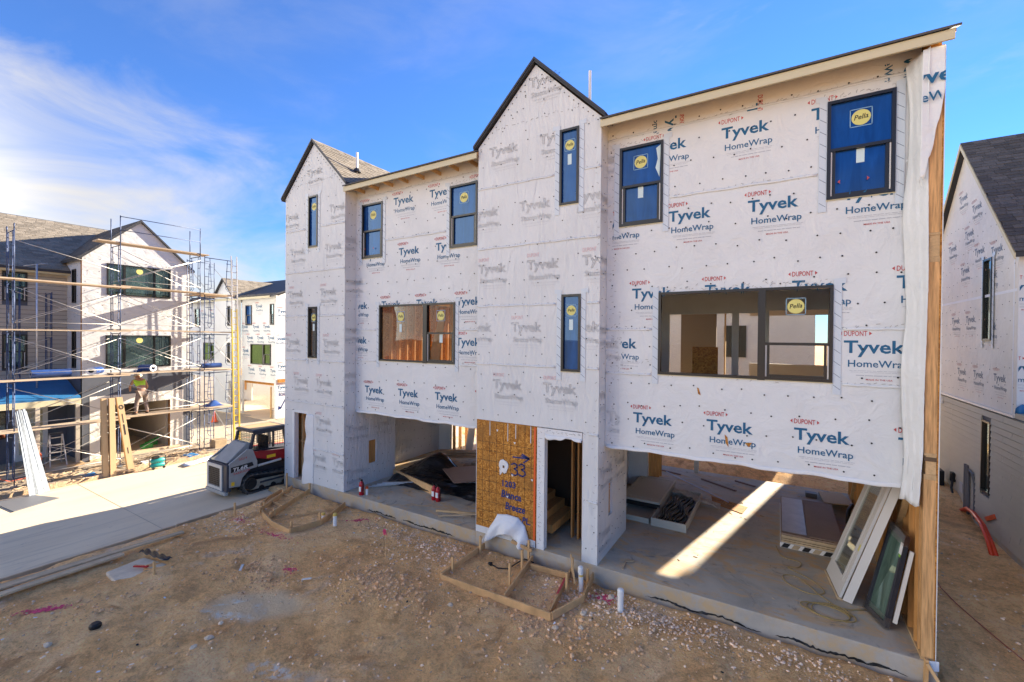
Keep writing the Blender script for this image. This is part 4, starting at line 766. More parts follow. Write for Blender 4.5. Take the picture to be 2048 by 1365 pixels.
# ------------------------------------------------------------------ house on the right, across the alley
def right_house():
    X = 4.8; root = thing('neighbour_house', 'grey-sided house with wrapped gable and dark shingle roof beyond the alley', 'house', (8.5, 17, 0)); W = Wall('x-', X)   # u = -Y
    b = B(); b.box(X-.02, 9.0, -.3, 14, 23, .12); obj('foundation', b, 'stem_concrete', root)
    hole = (-16.93, -16.36, 1.05, 2.98)
    b = B(); W.holed(b, -23, -9.0, .12, 3.34, [hole], -.2, -.004); obj('lower_wall', b, 'dark_membrane', root)
    z = .12; k = 0
    while z < 3.26:
        zt = min(z+.185, 3.28)
        for ua, ub in ((-23, -19.4), (-19.39, -15.6+.5*(k % 3)), (-15.59+.5*(k % 3), -9.0)):
            for a, c in ([(ua, min(ub, hole[0]-.03)), (max(ua, hole[1]+.03), ub)] if (zt > hole[2]-.02 and z < hole[3]+.02) else [(ua, ub)]):
                if c-a < .03: continue
                q = B(); p = [W.pt(a, z+.012, .040), W.pt(c, z+.012, .040), W.pt(c, zt-.021, .022), W.pt(a, zt-.021, .022)]; p2_ = [W.pt(a, z+.012, -.003), W.pt(c, z+.012, -.003), W.pt(c, zt-.021, -.003), W.pt(a, zt-.021, -.003)]
                q.add(p+p2_, [(0, 1, 2, 3), (7, 6, 5, 4), (0, 4, 5, 1), (1, 5, 6, 2), (2, 6, 7, 3), (3, 7, 4, 0)]); obj('siding_board', q, 'siding_grey', root)
        z += .165; k += 1
    b = B(); W.box(b, -23, -15.0, 3.30, 3.36, -.01, .05); obj('belt_trim', b, 'track_white', root)
    win = window(root, W, *hole, mode='fixed', pane='glass_dark', tape=False, sticker=False)
    # upper wrapped gable
    h2 = (-17.0, -16.43, 5.13, 7.33); ap, ez = -18.5, 7.48
    b = B(); W.holed(b, -22.0, -15.02, 3.36, ez, [h2], -.2, .0); W.prism(b, [(-22.0, ez), (-15.02, ez), (ap, 10.98)], -.2, .0); obj('gable_wall', b, 'wrap_tan', root)
    b = B(); W.box(b, -22, -15.05, 6.30, 6.37, .001, .004); W.box(b, -15.24, -15.18, 3.4, 7.5, .001, .0045); obj('seam_tape', b, 'paper_white', root)
    window(root, W, *h2, mode='fixed', pane='glass_dark', tape=True, sticker=False)
    CUT[:] = [h2]
    for u, z in ((-19.1, 9.6), (-18.0, 9.05), (-18.55, 8.4), (-20.0, 8.2), (-18.85, 7.35), (-17.75, 7.75), (-16.6, 7.6), (-19.6, 5.85), (-18.35, 5.85), (-16.9, 5.6), (-19.0, 4.28), (-17.7, 4.28), (-16.3, 4.28), (-16.9, 6.95)): logo(root, W, u, z, .003, (-21.9, -15.3, 3.5, 10.2), k=.92, dim=True)
    CUT[:] = []
    caps(root, W, -21, -15.1, 3.5, 8.8, [h2], .001, seed=31, r=.011)
    # front of the upper storeys, facing the yard
    W2 = Wall('y-', 15.02); b = B(); W2.box(b, X+.004, 13.5, 3.43, 7.45, -.19, .02); obj('upper_front_wall', b, 'house_wrap', root)
    for z in (6.5, 4.6): logo(root, W2, X-.25, z, .024, (X+.02, 13, 3.5, 7.5))
    b = B(); b.box(X-.02, 9.0, 3.30, 13.5, 15.0, 3.42); obj('lower_roof_deck', b, 'siding_grey', root)
    b = B(); b.grid(10, 6, lambda u, v: (X-.03+.35*u, 14.98-.10*v-.03*math.sin(u*9), 3.40+.25*math.sin(v*3)*(.6+.4*math.sin(u*5)))); obj('tarp_scrap', b, 'blue_membrane', root, smooth=True, solid=.003)
    # roof
    r = B(); sl = 1.0
    for (u0_, z0_, u1_, z1_) in ((-14.72, 7.18, ap, 11.12), (-22.3, 7.18, ap, 11.12)): r.prism([(X-.14, -u0_, z0_), (X-.14, -u1_, z1_), (X-.14, -u1_, z1_-.12), (X-.14, -u0_, z0_-.12)], (9, 0, 0))
    roof = obj('roof', r, 'roof_edge', root)
    b = B()
    for (u0_, u1_) in ((-14.72, ap), (-22.3, ap)): b.prism([(X-.165, -u0_, 7.15), (X-.165, -u1_, 11.09), (X-.165, -u1_, 10.95), (X-.165, -u0_, 7.01)], (.023, 0, 0))
    obj('rake_board', b, 'fascia_cream', roof)
    shingles(roof, (X-.16, 14.72, 7.19), (1, 0, 0), (0, -ap-14.72, 3.94), 20, 36, .3, .15, 'shingle', True)
    b = B(); b.cyl((5.75, 17.0, 9.5), (5.75, 17.0, 10.0), .05, 10); obj('vent_pipe', b, 'pvc', roof); b = B(); b.box(5.5, 16.85, 9.33, 6.0, 17.1, 9.50); b.lathe((5.75, 17.0, 9.5), [(.14, 0), (.07, .16)], 10); obj('vent_flashing', b, 'roof_edge', roof)
    for y in (17.95, 17.8, 17.68): b = B(); b.cyl((X-.07, y, .0), (X-.07, y, 1.5 if y > 17.7 else 1.3), .035, 8); obj('conduit', b, 'conduit_grey', root)
    b = B(); b.tube([(X-.07, 17.68, 1.3), (X-.09, 17.55, 1.42), (X-.06, 17.4, 1.35), (X-.03, 17.35, 1.0), (X-.03, 17.34, .1)], .03, 8); obj('conduit', b, 'conduit_grey', root)
    b = B(); b.tube([(X-.05, 19.0, .9), (X-.15, 18.8, .55), (X-.15, 18.4, .1), (X-.2, 18.2, .02)], .03, 8); obj('cable', b, 'cord_black', root); b = B(); b.tube([(X-.2, 19.3, .05), (X-.3, 18.6, .03), (X-.25, 17.8, .03)], .028, 8); obj('cable', b, 'cord_black', root)
    b = B(); b.box(X-.12, 18.9, .7, X, 19.1, .98); obj('meter_box', b, 'cord_black', root, bevel=.01); b = B(); b.box(X-.06, 18.2, .55, X, 18.45, .85); obj('junction_box', b, 'hvac', root, bevel=.008)
    b = B(); b.box(X-.05, 20.2, 3.0, X, 20.4, 3.2); obj('wall_light', b, 'hvac', root)
wrap_mat('wrap_tan', (.66, .635, .58), (.74, .715, .66), (1, 1, .8))
right_house()
b = B(); b.box(3.95, 19.1, -.02, 4.62, 19.9, .12); pad = thing('air_conditioner', 'dark outdoor air conditioner on a pale pad in the alley', 'air conditioner', (4.3, 19.5, 0)); obj('pad', b, 'hvac', pad)
b = B(); b.box(4.0, 19.15, .12, 4.58, 19.85, .95); obj('casing', b, 'skid_black', pad, bevel=.02)
for k in range(6): b = B(); b.box(3.985, 19.17, .2+.12*k, 3.998, 19.83, .24+.12*k); obj('louvre', b, 'conduit_grey', pad)
b = B(); b.tube([(4.44, 15.0, -.05), (4.46, 15.3, .18), (4.5, 15.9, .42), (4.56, 16.7, .45), (4.6, 17.3, .38), (4.62, 17.9, .12)], .045, 8); obj('flexible_conduit', b, 'conduit_orange', label='orange flexible conduit out of the ground, the one nearer the alley middle', cat='conduit', smooth=True, group='orange conduits in the alley')
b = B(); b.tube([(4.52, 15.0, -.05), (4.54, 15.35, .15), (4.58, 16.0, .36), (4.63, 16.8, .40), (4.66, 17.4, .33), (4.68, 17.95, .1)], .045, 8)
obj('flexible_conduit', b, 'conduit_orange', label='orange flexible conduit out of the ground, the one against the grey siding', cat='conduit', smooth=True, group='orange conduits in the alley')
b = B(); b.prism([(4.74, 16.55, .42), (4.74, 15.95, .70), (4.74, 15.85, .62), (4.74, 16.4, .36)], (.02, 0, 0)); obj('warning_tag', b, 'cap_orange', label='small orange warning tag fixed on the grey siding', cat='tag')
b = B(); b.tube([(2.95, 12.9, gh(2.95, 12.9)+.01), (2.91, 12.3, .03), (3.0, 11.7, .03), (3.12, 11.2, .03), (3.25, 10.7, .03), (3.42, 10.1, .03), (3.6, 9.4, .03)], .009, 5); obj('power_cable', b, 'cord_red', label='thin red extension cord lying on the alley dirt', cat='cord')

# ------------------------------------------------------------------ scaffolded house across the street
def left_house():
    X = -23.7; root = thing('street_house', 'white gabled house behind scaffolding with a blue porch roof', 'house', (-27, 7, 0)); W = Wall('x+', X)
    y0, y1, ez, ap = 6.07, 9.82, 8.24, 7.945
    top = (6.82, 9.04, 6.72, 8.02); mid = (6.79, 9.05, 3.67, 5.05); gar = (6.62, 9.04, -.06, 2.14)
    b = B(); W.holed(b, y0, y1, -.2, ez, [top, mid, gar], -.15, -.013); W.prism(b, [(y0, ez), (y1, ez), (ap, 9.93)], -.15, -.013); obj('gable_wall', b, 'osb', root)
    b = B(); W.holed(b, y0, y1, 3.35, ez, [top, mid], -.012, .006); W.prism(b, [(y0, ez), (y1, ez), (ap, 9.93)], -.012, .006); obj('wrap_course', b, 'bright_wrap', root)
    b = B(); W.holed(b, y0, y1, -.2, 3.37, [gar], -.012, .010); obj('dark_membrane', b, 'dark_membrane', root)
    b = B(); W.holed(b, 6.3, 9.55, -.1, 2.55, [(6.62, 9.04, -.2, 2.14)], .011, .016); obj('garage_surround', b, 'wrap_tan', root)
    for h, sp in ((top, False), (mid, True)):
        f = .05; b = B(); W.box(b, h[0], h[0]+f, h[2], h[3], -.06, .045); W.box(b, h[1]-f, h[1], h[2], h[3], -.06, .045); W.box(b, h[0]+f, h[1]-f, h[3]-f, h[3], -.06, .042); W.box(b, h[0]+f, h[1]-f, h[2], h[2]+f, -.06, .042); W.box(b, 7.35, 7.43, h[2], h[3]-f, -.06, .044); W.box(b, 8.41, 8.47, h[2], h[3]-f, -.06, .043); wn = obj('window', b, 'frame_black', root)
        for a, c in ((h[0]+f, 7.35), (7.43, 8.41), (8.47, h[1]-f)): q = B(); W.box(q, a, c, h[2]+f, h[3]-f, -.018, -.012); obj('pane', q, 'glass_teal', wn)
        q = B(); W.prism(q, [(7.92+.12*math.cos(i*.5236), h[3]-.22+.12*math.sin(i*.5236)) for i in range(12)], -.011, -.008); obj('sticker', q, 'sticker_yellow', wn)
    caps(root, W, y0, y1, 3.4, 8.2, [top, mid], .007, seed=41, r=.014)
    b = B(); b.box(-24.0, 6.62, 0, -29, 6.7, 2.3); b.box(-24, 9.0, 0, -29, 9.08, 2.3); b.box(-29, 6.6, 0, -28.9, 9.1, 2.3); obj('garage_inner_wall', b, 'beige_wall', root); b = B(); b.box(-23.95, 6.6, 2.3, -29, 9.1, 2.36); obj('garage_ceiling', b, 'beige_wall', root); b = B(); b.box(-23.6, 6.3, -.2, -29, 9.4, .02); obj('garage_floor', b, 'street', root)
    # left return of the gable wing, with two slit windows
    WR = Wall('y-', y0); s1, s2 = (-24.75, -24.35, 6.35, 7.72), (-24.75, -24.35, 3.7, 5.2)
    b = B(); WR.holed(b, -25.6, X-.16, 3.36, ez, [s1, s2], -.12, .0); obj('return_wall', b, 'bright_wrap', root); b = B(); WR.box(b, -25.6, X-.005, -.2, 3.36, -.12, -.0); obj('return_membrane', b, 'dark_membrane', root)
    for s in (s1, s2): window(root, WR, *s, mode='fixed', pane='glass_dark', tape=False, sticker=False)
    caps(root, WR, -25.5, X, 3.5, 8.1, [s1, s2], .001, seed=43, r=.014)
    # main wall with lap siding
    XM = -25.5; WM = Wall('x+', XM); hs = [(4.28, 4.92, 6.35, 7.48), (4.28, 4.92, 3.7, 5.05)]
    b = B(); WM.holed(b, -6, y0, .0, 7.6, hs, -.15, -.004); obj('main_wall', b, 'dark_membrane', root)
    z = 3.3
    while z < 7.5:
        for a, c in ([(-6, hs[0][0]-.02), (hs[0][1]+.02, y0-.005)] if any(h[2]-.17 < z < h[3] for h in hs) else [(-6, y0-.005)]):
            q = B(); q.add([WM.pt(a, z+.012, .034), WM.pt(c, z+.012, .034), WM.pt(c, z+.168, .016), WM.pt(a, z+.168, .016), WM.pt(a, z+.012, -.003), WM.pt(c, z+.012, -.003), WM.pt(c, z+.168, -.003), WM.pt(a, z+.168, -.003)], [(0, 1, 2, 3), (7, 6, 5, 4), (0, 4, 5, 1), (1, 5, 6, 2), (2, 6, 7, 3), (3, 7, 4, 0)]); obj('siding_board', q, 'siding_beige', root)
        z += .17
    for h in hs: window(root, WM, *h, mode='hung', pane='glass_teal', tape=False, sticker=False)
    b = B(); b.box(XM-.3, -6, 7.5, XM+.42, y0+.0, 7.56); b.box(XM+.40, -6, 7.50, XM+.44, y0-.02, 7.68); obj('eave_board', b, 'fascia_cream', root)
    b = B(); b.box(-33, 9.7, -.2, X-.16, 9.82, 8.2); b.box(-33, 5.9, 0, -32.9, 9.8, 8.2); obj('rear_wall', b, 'stucco_wrap', root)
    # roofs: main slope (ridge along the street) and the gable wing
    r = B(); r.prism([(XM+.5, -8, 7.66), (-29.6, -8, 10.45), (-33.5, -8, 7.7), (-33.5, -8, 7.6), (-29.6, -8, 10.35), (XM+.5, -8, 7.56)], (0, 18.2, 0)); rm = obj('main_roof', r, 'roof_edge', root)
    shingles(rm, (XM+.5, -.5, 7.665), (0, 1, 0), (-29.6-XM-.5, 0, 2.79), 35, 34, .3, .155, 'shingle_tan', True)
    r = B()
    for s in (-1, 1): e = ap+s*2.02; r.prism([(X+.12, e, 8.10), (X+.12, ap, 10.02), (X+.12, ap, 9.93), (X+.12, e, 8.01)], (-5.2, 0, 0))
    rg = obj('gable_roof', r, 'roof_edge', root)
    shingles(rg, (X+.12, ap-2.02, 8.105), (-1, 0, 0), (0, 2.02, 1.92), 16, 19, .3, .147, 'shingle', False)
    # porch: blue membrane roof, cream beam, posts, door wall
    r = B(); r.prism([(-25.48, 1.5, 3.32), (-23.55, 1.5, 2.62), (-23.55, 1.5, 2.55), (-25.48, 1.5, 3.25)], (0, 4.5, 0)); pr = obj('porch_roof', r, 'blue_membrane', root)
    b = B(); b.box(-23.6, 1.5, 2.34, -23.5, 6.0, 2.56); obj('porch_beam', b, 'fascia_cream', pr)
    for y in (2.2, 4.75, 5.85): b = B(); b.box(-23.62, y, -.05, -23.5, y+.12, 2.34); obj('porch_post', b, 'beige_wall', pr)
    b = B(); b.box(-25.5, 1.5, -.2, -23.3, 6.05, .04); obj('porch_floor', b, 'slab', pr)
    b = B(); WM.box(b, 4.55, 5.5, .05, 2.2, .001, .03); dr = obj('porch_door', b, 'track_white', root); b = B(); WM.box(b, 4.7, 5.35, .3, 2.05, .031, .036); obj('door_glass', b, 'glass_dark', dr); b = B(); WM.box(b, 3.6, 4.4, 1.0, 2.1, .001, .03); wn = obj('porch_window', b, 'frame_black', root); b = B(); WM.box(b, 3.66, 4.34, 1.06, 2.04, .031, .035); obj('pane', b, 'glass_dark', wn)
glass('glass_teal', .14, (.55, .8, .78), (.028, .05, .05))
wrap_mat('bright_wrap', (.55, .55, .545), (.63, .63, .62), (1, .6, 1.2))
left_house()
# ------------------------------------------------------------------ far row of townhouses at the end of the street
def far_house():
    Y = 15.5; root = thing('far_townhouses', 'distant wrapped townhouse row with one steep gable at the end of the street', 'townhouses', (-31, 18, 0)); W = Wall('y-', Y); W2 = Wall('y-', Y-.45)
    fx0, fx1 = -30.2, -26.3; ez = 7.55
    hs = [(-29.71, -29.0, 5.74, 7.03), (-26.92, -26.52, 5.75, 7.04), (-29.1, -26.83, 3.25, 4.54)]; g1 = (-30.1, -26.5, -.3, 2.15)
    b = B(); W.holed(b, fx0, fx1, -.3, ez, hs+[g1], -.12, 0); obj('facade_wall', b, 'house_wrap', root)
    window(root, W, *hs[0], tape=False, pane='glass_sky_film', sticker=False); window(root, W, *hs[1], tape=False, pane='glass_dark', sticker=False); window(root, W, *hs[2], mode='mull', mull=(-27.7, -27.6, 'r'), tape=False, pane='glass_green', sticker=False)
    k = .95; CUT[:] = hs
    for z, us in ((7.05, (-28.55,)), (5.75, (-30.2, -28.9, -27.7)), (5.05, (-29.6, -28.4, -27.2)), (3.02, (-29.4, -28.15, -26.9)), (4.2, (-30.1,))):
        for u in us: logo(root, W, u, z, .004, (fx0+.05, fx1-.02, 2.2, 7.5), k=k)
    CUT[:] = []
    t0, t1, ta = -32.85, -30.2, -31.52; nh = [(-31.05, -30.75, 5.7, 7.0), (-31.05, -30.75, 3.3, 4.6), (-30.95, -30.4, -.3, 2.1)]
    b = B(); W2.holed(b, t0, t1, -.3, ez, nh, -.4, 0); W2.prism(b, [(t0, ez), (t1, ez), (ta, 8.78)], -.4, 0); obj('tower_wall', b, 'stucco_wrap', root)
    for n in nh[:2]: window(root, W2, *n, mode='fixed', pane='glass_dark', tape=False, sticker=False)
    b = B(); W2.box(b, -30.95, -30.4, -.3, 2.1, -.35, -.3); obj('door_back', b, 'lumber_orange', root)
    lx0 = -37.6; h3 = [(-35.3, -33.35, 3.3, 4.55), (-33.45, -33.1, 5.7, 7.0), (-36.6, -35.95, 5.7, 7.0)]; g2 = (-36.9, -33.1, -.3, 2.15)
    b = B(); W.holed(b, lx0, t0, -.3, ez, h3+[g2], -.12, 0); obj('facade_wall', b, 'house_wrap', root)
    window(root, W, *h3[0], mode='mull', mull=(-34.3, -34.2, 'r'), tape=False, pane='glass_green', sticker=False)
    for h in h3[1:]: window(root, W, *h, tape=False, pane='glass_dark', sticker=False)
    for z, us in ((6.7, (-35.7, -34.4)), (5.2, (-36.9, -35.6, -34.3)), (3.0, (-36.4, -35.1))):
        for u in us: logo(root, W, u, z, .004, (lx0, t0-.02, 2.2, 7.5), k=k)
    # end wall catching the sun, rake above it
    WE = Wall('x+', fx1); b = B(); WE.box(b, Y+.13, 23.5, -.3, ez, -.12, -.003); WE.prism(b, [(Y+.13, ez), (23.5, ez), (19.5, 9.2)], -.12, -.0); obj('end_wall', b, 'house_wrap', root)
    for u, z in ((15.6, 6.7), (16.6, 6.7), (15.4, 5.0), (16.4, 5.0), (15.6, 3.3), (15.6, 2.0), (16.5, 3.3)): logo(root, WE, u, z, .004, (Y+.02, 23, 0, 7.4), k=k)
    bb = B(); write(bb, WE, 'BOAR', 15.7, 1.35, .5, .2, .005, .02); WE.prism(bb, [(15.75, .55), (15.82, .55), (16.2, 1.2), (16.13, 1.2)], .004, .006); WE.prism(bb, [(15.65, .5), (15.9, .62), (15.68, .75)], .004, .006); obj('blue_scrawl', bb, 'ink_blue', root)
    r = B(); r.prism([(lx0, Y-.45, 7.52), (lx0, 19.5, 9.3), (lx0, 23.8, 7.5), (lx0, 23.8, 7.4), (lx0, 19.5, 9.2), (lx0, Y-.45, 7.42)], (fx1-lx0+.2, 0, 0)); ro = obj('main_roof', r, 'roof_edge', root)
    shingles(ro, (-30.4, Y-.45, 7.53), (1, 0, 0), (0, 4.95, 1.78), 14, 34, .3, .15, 'shingle_tan', True)
    shingles(ro, (lx0, Y-.45, 7.53), (1, 0, 0), (0, 4.95, 1.78), 15, 34, .3, .15, 'shingle_tan', False)
    b = B(); b.box(lx0, Y-.47, 7.36, fx1+.1, Y-.44, 7.5); obj('fascia', b, 'fascia_cream', ro)
    r = B()
    for s in (-1, 1): e = ta+s*1.42; r.prism([(e, Y-.62, 7.50), (ta, Y-.62, 8.86), (ta, Y-.62, 8.79), (e, Y-.62, 7.43)], (0, 4.2, 0))
    rg = obj('gable_roof', r, 'roof_edge', root); shingles(rg, (ta+1.42, Y-.6, 7.505), (0, 1, 0), (-1.42, 0, 1.36), 13, 13, .3, .15, 'shingle_tan', False)
    for x in (fx0, lx0): b = B(); b.box(x+.1, Y+.1, 2.2, x+4.0, 22, 2.4); obj('garage_ceiling', b, 'osb', root); b = B(); b.box(x+.1, Y+3.2, -.3, x+2.6, Y+3.3, 2.2); obj('garage_rear_wall', b, 'wrap_tan', root); b = B(); b.box(x+1.6, Y+3.19, .8, x+1.9, Y+3.195, 1.5); obj('utility_box_opening', b, 'lumber_orange', root)
    b = B(); b.box(lx0, Y-.5, -.4, fx1, 22, -.02); obj('foundation', b, 'street', root)
    b = B(); b.box(-30.08, Y+.13, 1.98, -26.52, Y+.3, 2.19); obj('garage_header', b, 'osb', root)
    b = B(); b.prism([(-29.3, Y+1.5, 0), (-27.3, Y+2.2, .02), (-27.2, Y+2.25, 1.1)], (.03, .25, 0)); obj('leaning_board', b, 'interior_board', root)
    b = B(); b.tube([(-26.9, Y+.05, -.1), (-26.9, Y+.05, 1.9)], .05, 8); obj('garage_prop', b, 'lumber', root)
glass('glass_green', .15, (.5, .8, .4), (.04, .055, .012))
far_house()
obj('traffic_cone', B().lathe((-28.3, 13.0, 0), [(.2, 0), (.2, .04), (.13, .05), (.03, .7)], 12), 'cap_orange', label='red traffic cone in front of the far garages', cat='traffic cone')
# unseen houses added one row back to block the sun except through a gap
for x0, x1, e_, lab in ((-7.4, 1.46, 6.7, 'unseen two-storey sun-blocking house left of the gap behind the garages'), (4.15, 15.5, 9.7, 'unseen three-storey sun-blocking house right of the gap behind the alley')):
    rt = thing('sun_block_house', lab+', white wrapped', 'house', ((x0+x1)/2, 30, 0), None); W = Wall('y-', 25)
    hs = [(x0+1, x0+2, 4.2, 5.8), (x0+5, x0+6, 4.2, 5.8), (x0+1, x0+2, 1, 2.6), (x0+5, x0+6, 1, 2.6)]
    b = B(); b.box(x0, 25.01, -.3, x1, 35, e_); obj('walls', b, 'house_wrap', rt); r = B(); r.prism([(x0-.1, 24.7, e_-.1), (x0-.1, 30, e_+1.9), (x0-.1, 35.3, e_-.1)], (x1-x0+.2, 0, 0)); obj('roof', r, 'shingle', rt)
    for h in hs: q = B(); W.box(q, *h, .0, .04); obj('window', q, 'frame_black', rt)
# ------------------------------------------------------------------ scaffolding, planks, ladders
def tube_part(par, name, pts, r, mt, n=6): return obj(name, B().tube(pts, r, n), mt, par, smooth=True)
def frame_yz(par, kind, a0, a1, fixed, z0, z1, r=.018):
    """one welded scaffold frame: two legs, head bar, inner ladder legs and rungs. kind 'x': spans X at Y=fixed, kind 'y': spans Y at X=fixed"""
    P = (lambda a, z: (a, fixed, z)) if kind == 'x' else (lambda a, z: (fixed, a, z))
    b = B()
    for a in (a0, a1): b.tube([P(a, z0), P(a, z1)], r, 6)
    b.tube([P(a0, z1-.06), P(a1, z1-.06)], r, 6); s = 1 if a1 > a0 else -1; w_ = abs(a1-a0)*.24*s
    for e, q in ((a0, 1), (a1, -1)):
        b.tube([P(e+q*w_*.75, z1-.06), P(e+q*w_, z0+.35), P(e+q*w_*.7, z0+.22), P(e, z0+.2)], r*.75, 5)
        for k in range(4): z = z0+.45+(z1-z0-.6)*k/3.2; b.tube([P(e, z), P(e+q*w_*.95, z)], r*.7, 5)
    return obj('frame', b, 'steel_blue', par, smooth=True)
LV = [.02, 1.78, 3.48, 5.19, 6.89, 8.6]
XF, XB = -21.7, -22.65
YS = [3.9, 6.65, 9.38]
sc = thing('scaffold', 'blue steel frame scaffold standing along the gabled house front', 'scaffold', (-22.2, 6.6, 0))
for yi, y in enumerate(YS):
    for k in range(5): frame_yz(sc, 'x', XB, XF, y, LV[k], LV[k+1]-.02)
    for x in (XF, XB):
        top = (8.75, 9.66, 9.74)[yi]
        if top > 8.65: tube_part(sc, 'guard_post', [(x, y, 8.58), (x, y, top)], .02, 'steel_blue')
        b = B(); b.box(x-.07, y-.07, -.02, x+.07, y+.07, .0); obj('base_plate', b, 'galv', sc)
for bay in range(2):
    ya, yb = YS[bay], YS[bay+1]
    for k in range(5):
        if k == 4 and bay == 0: continue
        z0, z1 = LV[k]+.25, LV[k+1]-.25
        for x, sgn in ((XF+.03, 1), (XB-.03, -1)):
            tube_part(sc, 'cross_brace', [(x, ya, z0 if sgn > 0 else z1), (x, yb, z1 if sgn > 0 else z0)], .0105, 'brace_steel', 5)
            tube_part(sc, 'cross_brace', [(x+.028, ya, z1 if sgn > 0 else z0), (x+.028, yb, z0 if sgn > 0 else z1)], .0105, 'brace_steel', 5)
        tube_part(sc, 'guard_rail', [(XF+.045, ya, z0+.03), (XF+.045, yb, z0+.03)], .0105, 'brace_steel', 5)
for z in (9.62, 9.1): tube_part(sc, 'guard_rail', [(XF+.03, YS[1], z), (XF+.03, YS[2], z+.05)], .015, 'steel_blue', 5)
tube_part(sc, 'guard_rail', [(XF, YS[0], 8.2), (XF, YS[1], 7.5)], .014, 'brace_steel', 5)
def plank(ya, yb, z, x0, lab, wd=.46, dz=0, th=.045):
    b = B(); n = 1
    for i in range(n): xx = x0+wd/n*i; b.prism([(xx, ya, z), (xx+wd/n-.008, ya, z), (xx+wd/n-.008, yb, z+dz), (xx, yb, z+dz)], (0, 0, th-.004*i))
    obj('scaffold_plank', b, 'plank', label=lab, cat='plank', group='planks laid on the scaffolds')
nm = ['lowest', 'second', 'third', 'fourth', 'top']
for k in range(4):
    z = LV[k+1]
    plank(3.3, 6.95, z, -22.35, f'plank deck on the {nm[k]} scaffold level, bay beside the beige siding', wd=.7, dz=.0)
    plank(6.45, 9.75, z+.055, -22.40, f'plank deck on the {nm[k]} scaffold level, bay in front of the gable windows', wd=.7, dz=-.03)
plank(6.0, 9.75, 8.60, -22.3, 'plank deck on the top scaffold level below the gable peak', wd=.6, dz=.02)
# side tower
s2 = thing('scaffold_tower', 'narrow blue scaffold tower beside the yellow ladder', 'scaffold', (-22.6, 10.1, 0))
for k in range(5):
    for x in (-21.75, -23.4): frame_yz(s2, 'y', 9.58, 10.72, x, LV[k], LV[k+1]-.02)
    for y in (9.58, 10.72): tube_part(s2, 'cross_brace', [(-21.75, y, LV[k]+.3), (-23.4, y, LV[k+1]-.3)], .0105, 'brace_steel', 5)
tube_part(s2, 'cross_brace', [(-21.72, 9.6, 3.8), (-21.72, 10.7, 5.0)], .0105, 'brace_steel', 5); tube_part(s2, 'cross_brace', [(-21.70, 10.7, 3.8), (-21.70, 9.6, 5.0)], .0105, 'brace_steel', 5)
for k in range(4):
    b = B(); b.box(-23.5, 9.5, LV[k+1]+.01, -21.6, 10.8, LV[k+1]+.055); obj('scaffold_plank', b, 'plank', label=f'plank deck on the {nm[k]} level of the narrow scaffold tower', cat='plank', group='planks laid on the scaffolds')
# small inner scaffold by the siding
s3 = thing('porch_scaffold', 'small blue scaffold against the beige siding above the porch', 'scaffold', (-24.6, 4.8, 3.2))
for y in (4.55, 5.4):
    for k in range(2): frame_yz(s3, 'x', -25.3, -24.5, y, 3.25+1.75*k, 4.98+1.75*k, .018)
for y, z in ((4.98, 7.9), (4.98, 3.3)): pass
tube_part(s3, 'post', [(-24.3, 4.95, 3.0), (-24.3, 4.95, 7.75)], .028, 'galv', 8); tube_part(s3, 'post', [(-25.0, 4.45, 3.2), (-25.0, 4.45, 7.75)], .022, 'galv', 6)
for z in (7.75, 6.9, 5.3, 4.8, 3.9): tube_part(s3, 'rail', [(-24.3, 4.6, z-.12), (-24.3, 5.25, z+.08)], .015, 'brace_steel', 5)
# ladder
la = thing('extension_ladder', 'tall yellow extension ladder leaning on the scaffold tower', 'ladder', (-21.4, 10.75, 0))
for y in (10.62, 10.86): b = B(); b.beam((-21.30, y, -.05), (-21.58, y, 6.3), .035, .08, (1, 0, 0)); obj('rail', b, 'ladder_yellow', la); b = B(); b.beam((-21.50, y+.01, 4.6), (-21.66, y+.01, 8.75), .03, .06, (1, 0, 0)); obj('fly_rail', b, 'alu', la)
for k in range(28): z = .2+.3*k; x = -21.30-.0443*z; b = B(); b.tube([(x, 10.62, z), (x, 10.86, z)], .018, 6); obj('rung', b, 'ladder_yellow' if z < 6.4 else 'alu', la)
# membrane rolls on the planks
def roll(p, q, r, lab, squash=.8):
    t = thing('membrane_roll', lab, 'membrane roll', p, 'blue membrane rolls on the scaffold'); p, q = Vector(p), Vector(q)
    b = B(); ax = (q-p).normalized(); sd = Vector((0, 0, 1)).cross(ax).normalized(); up = ax.cross(sd); n = 16
    ring = lambda c, rad: [c+sd*math.cos(6.2832*i/n)*rad+up*math.sin(6.2832*i/n)*rad*squash for i in range(n)]
    vs = ring(p, r)+ring(q, r)+ring(q, r*.55)+ring(p, r*.55); fs = []
    for k in range(4):
        for i in range(n): fs.append((k*n+i, k*n+(i+1) % n, ((k+1) % 4)*n+(i+1) % n, ((k+1) % 4)*n+i))
    b.add(vs, fs); obj('sheet', b, 'blue_roll', t, smooth=False)
    b = B(); b.add(ring(p-ax*.004, r*.98)+ring(p-ax*.004, r*.5), [(i, (i+1) % n, n+(i+1) % n, n+i) for i in range(n)]); b.add(ring(q+ax*.004, r*.98)+ring(q+ax*.004, r*.5), [(i, (i+1) % n, n+(i+1) % n, n+i) for i in range(n)]); obj('roll_end', b, 'galv', t)
roll((-22.1, 4.35, 3.69), (-22.1, 5.35, 3.69), .17, 'long dark blue membrane roll at the left end of the scaffold'); roll((-21.85, 5.85, 3.71), (-22.3, 6.2, 3.71), .17, 'blue membrane roll with its end facing out, beside the middle pole')
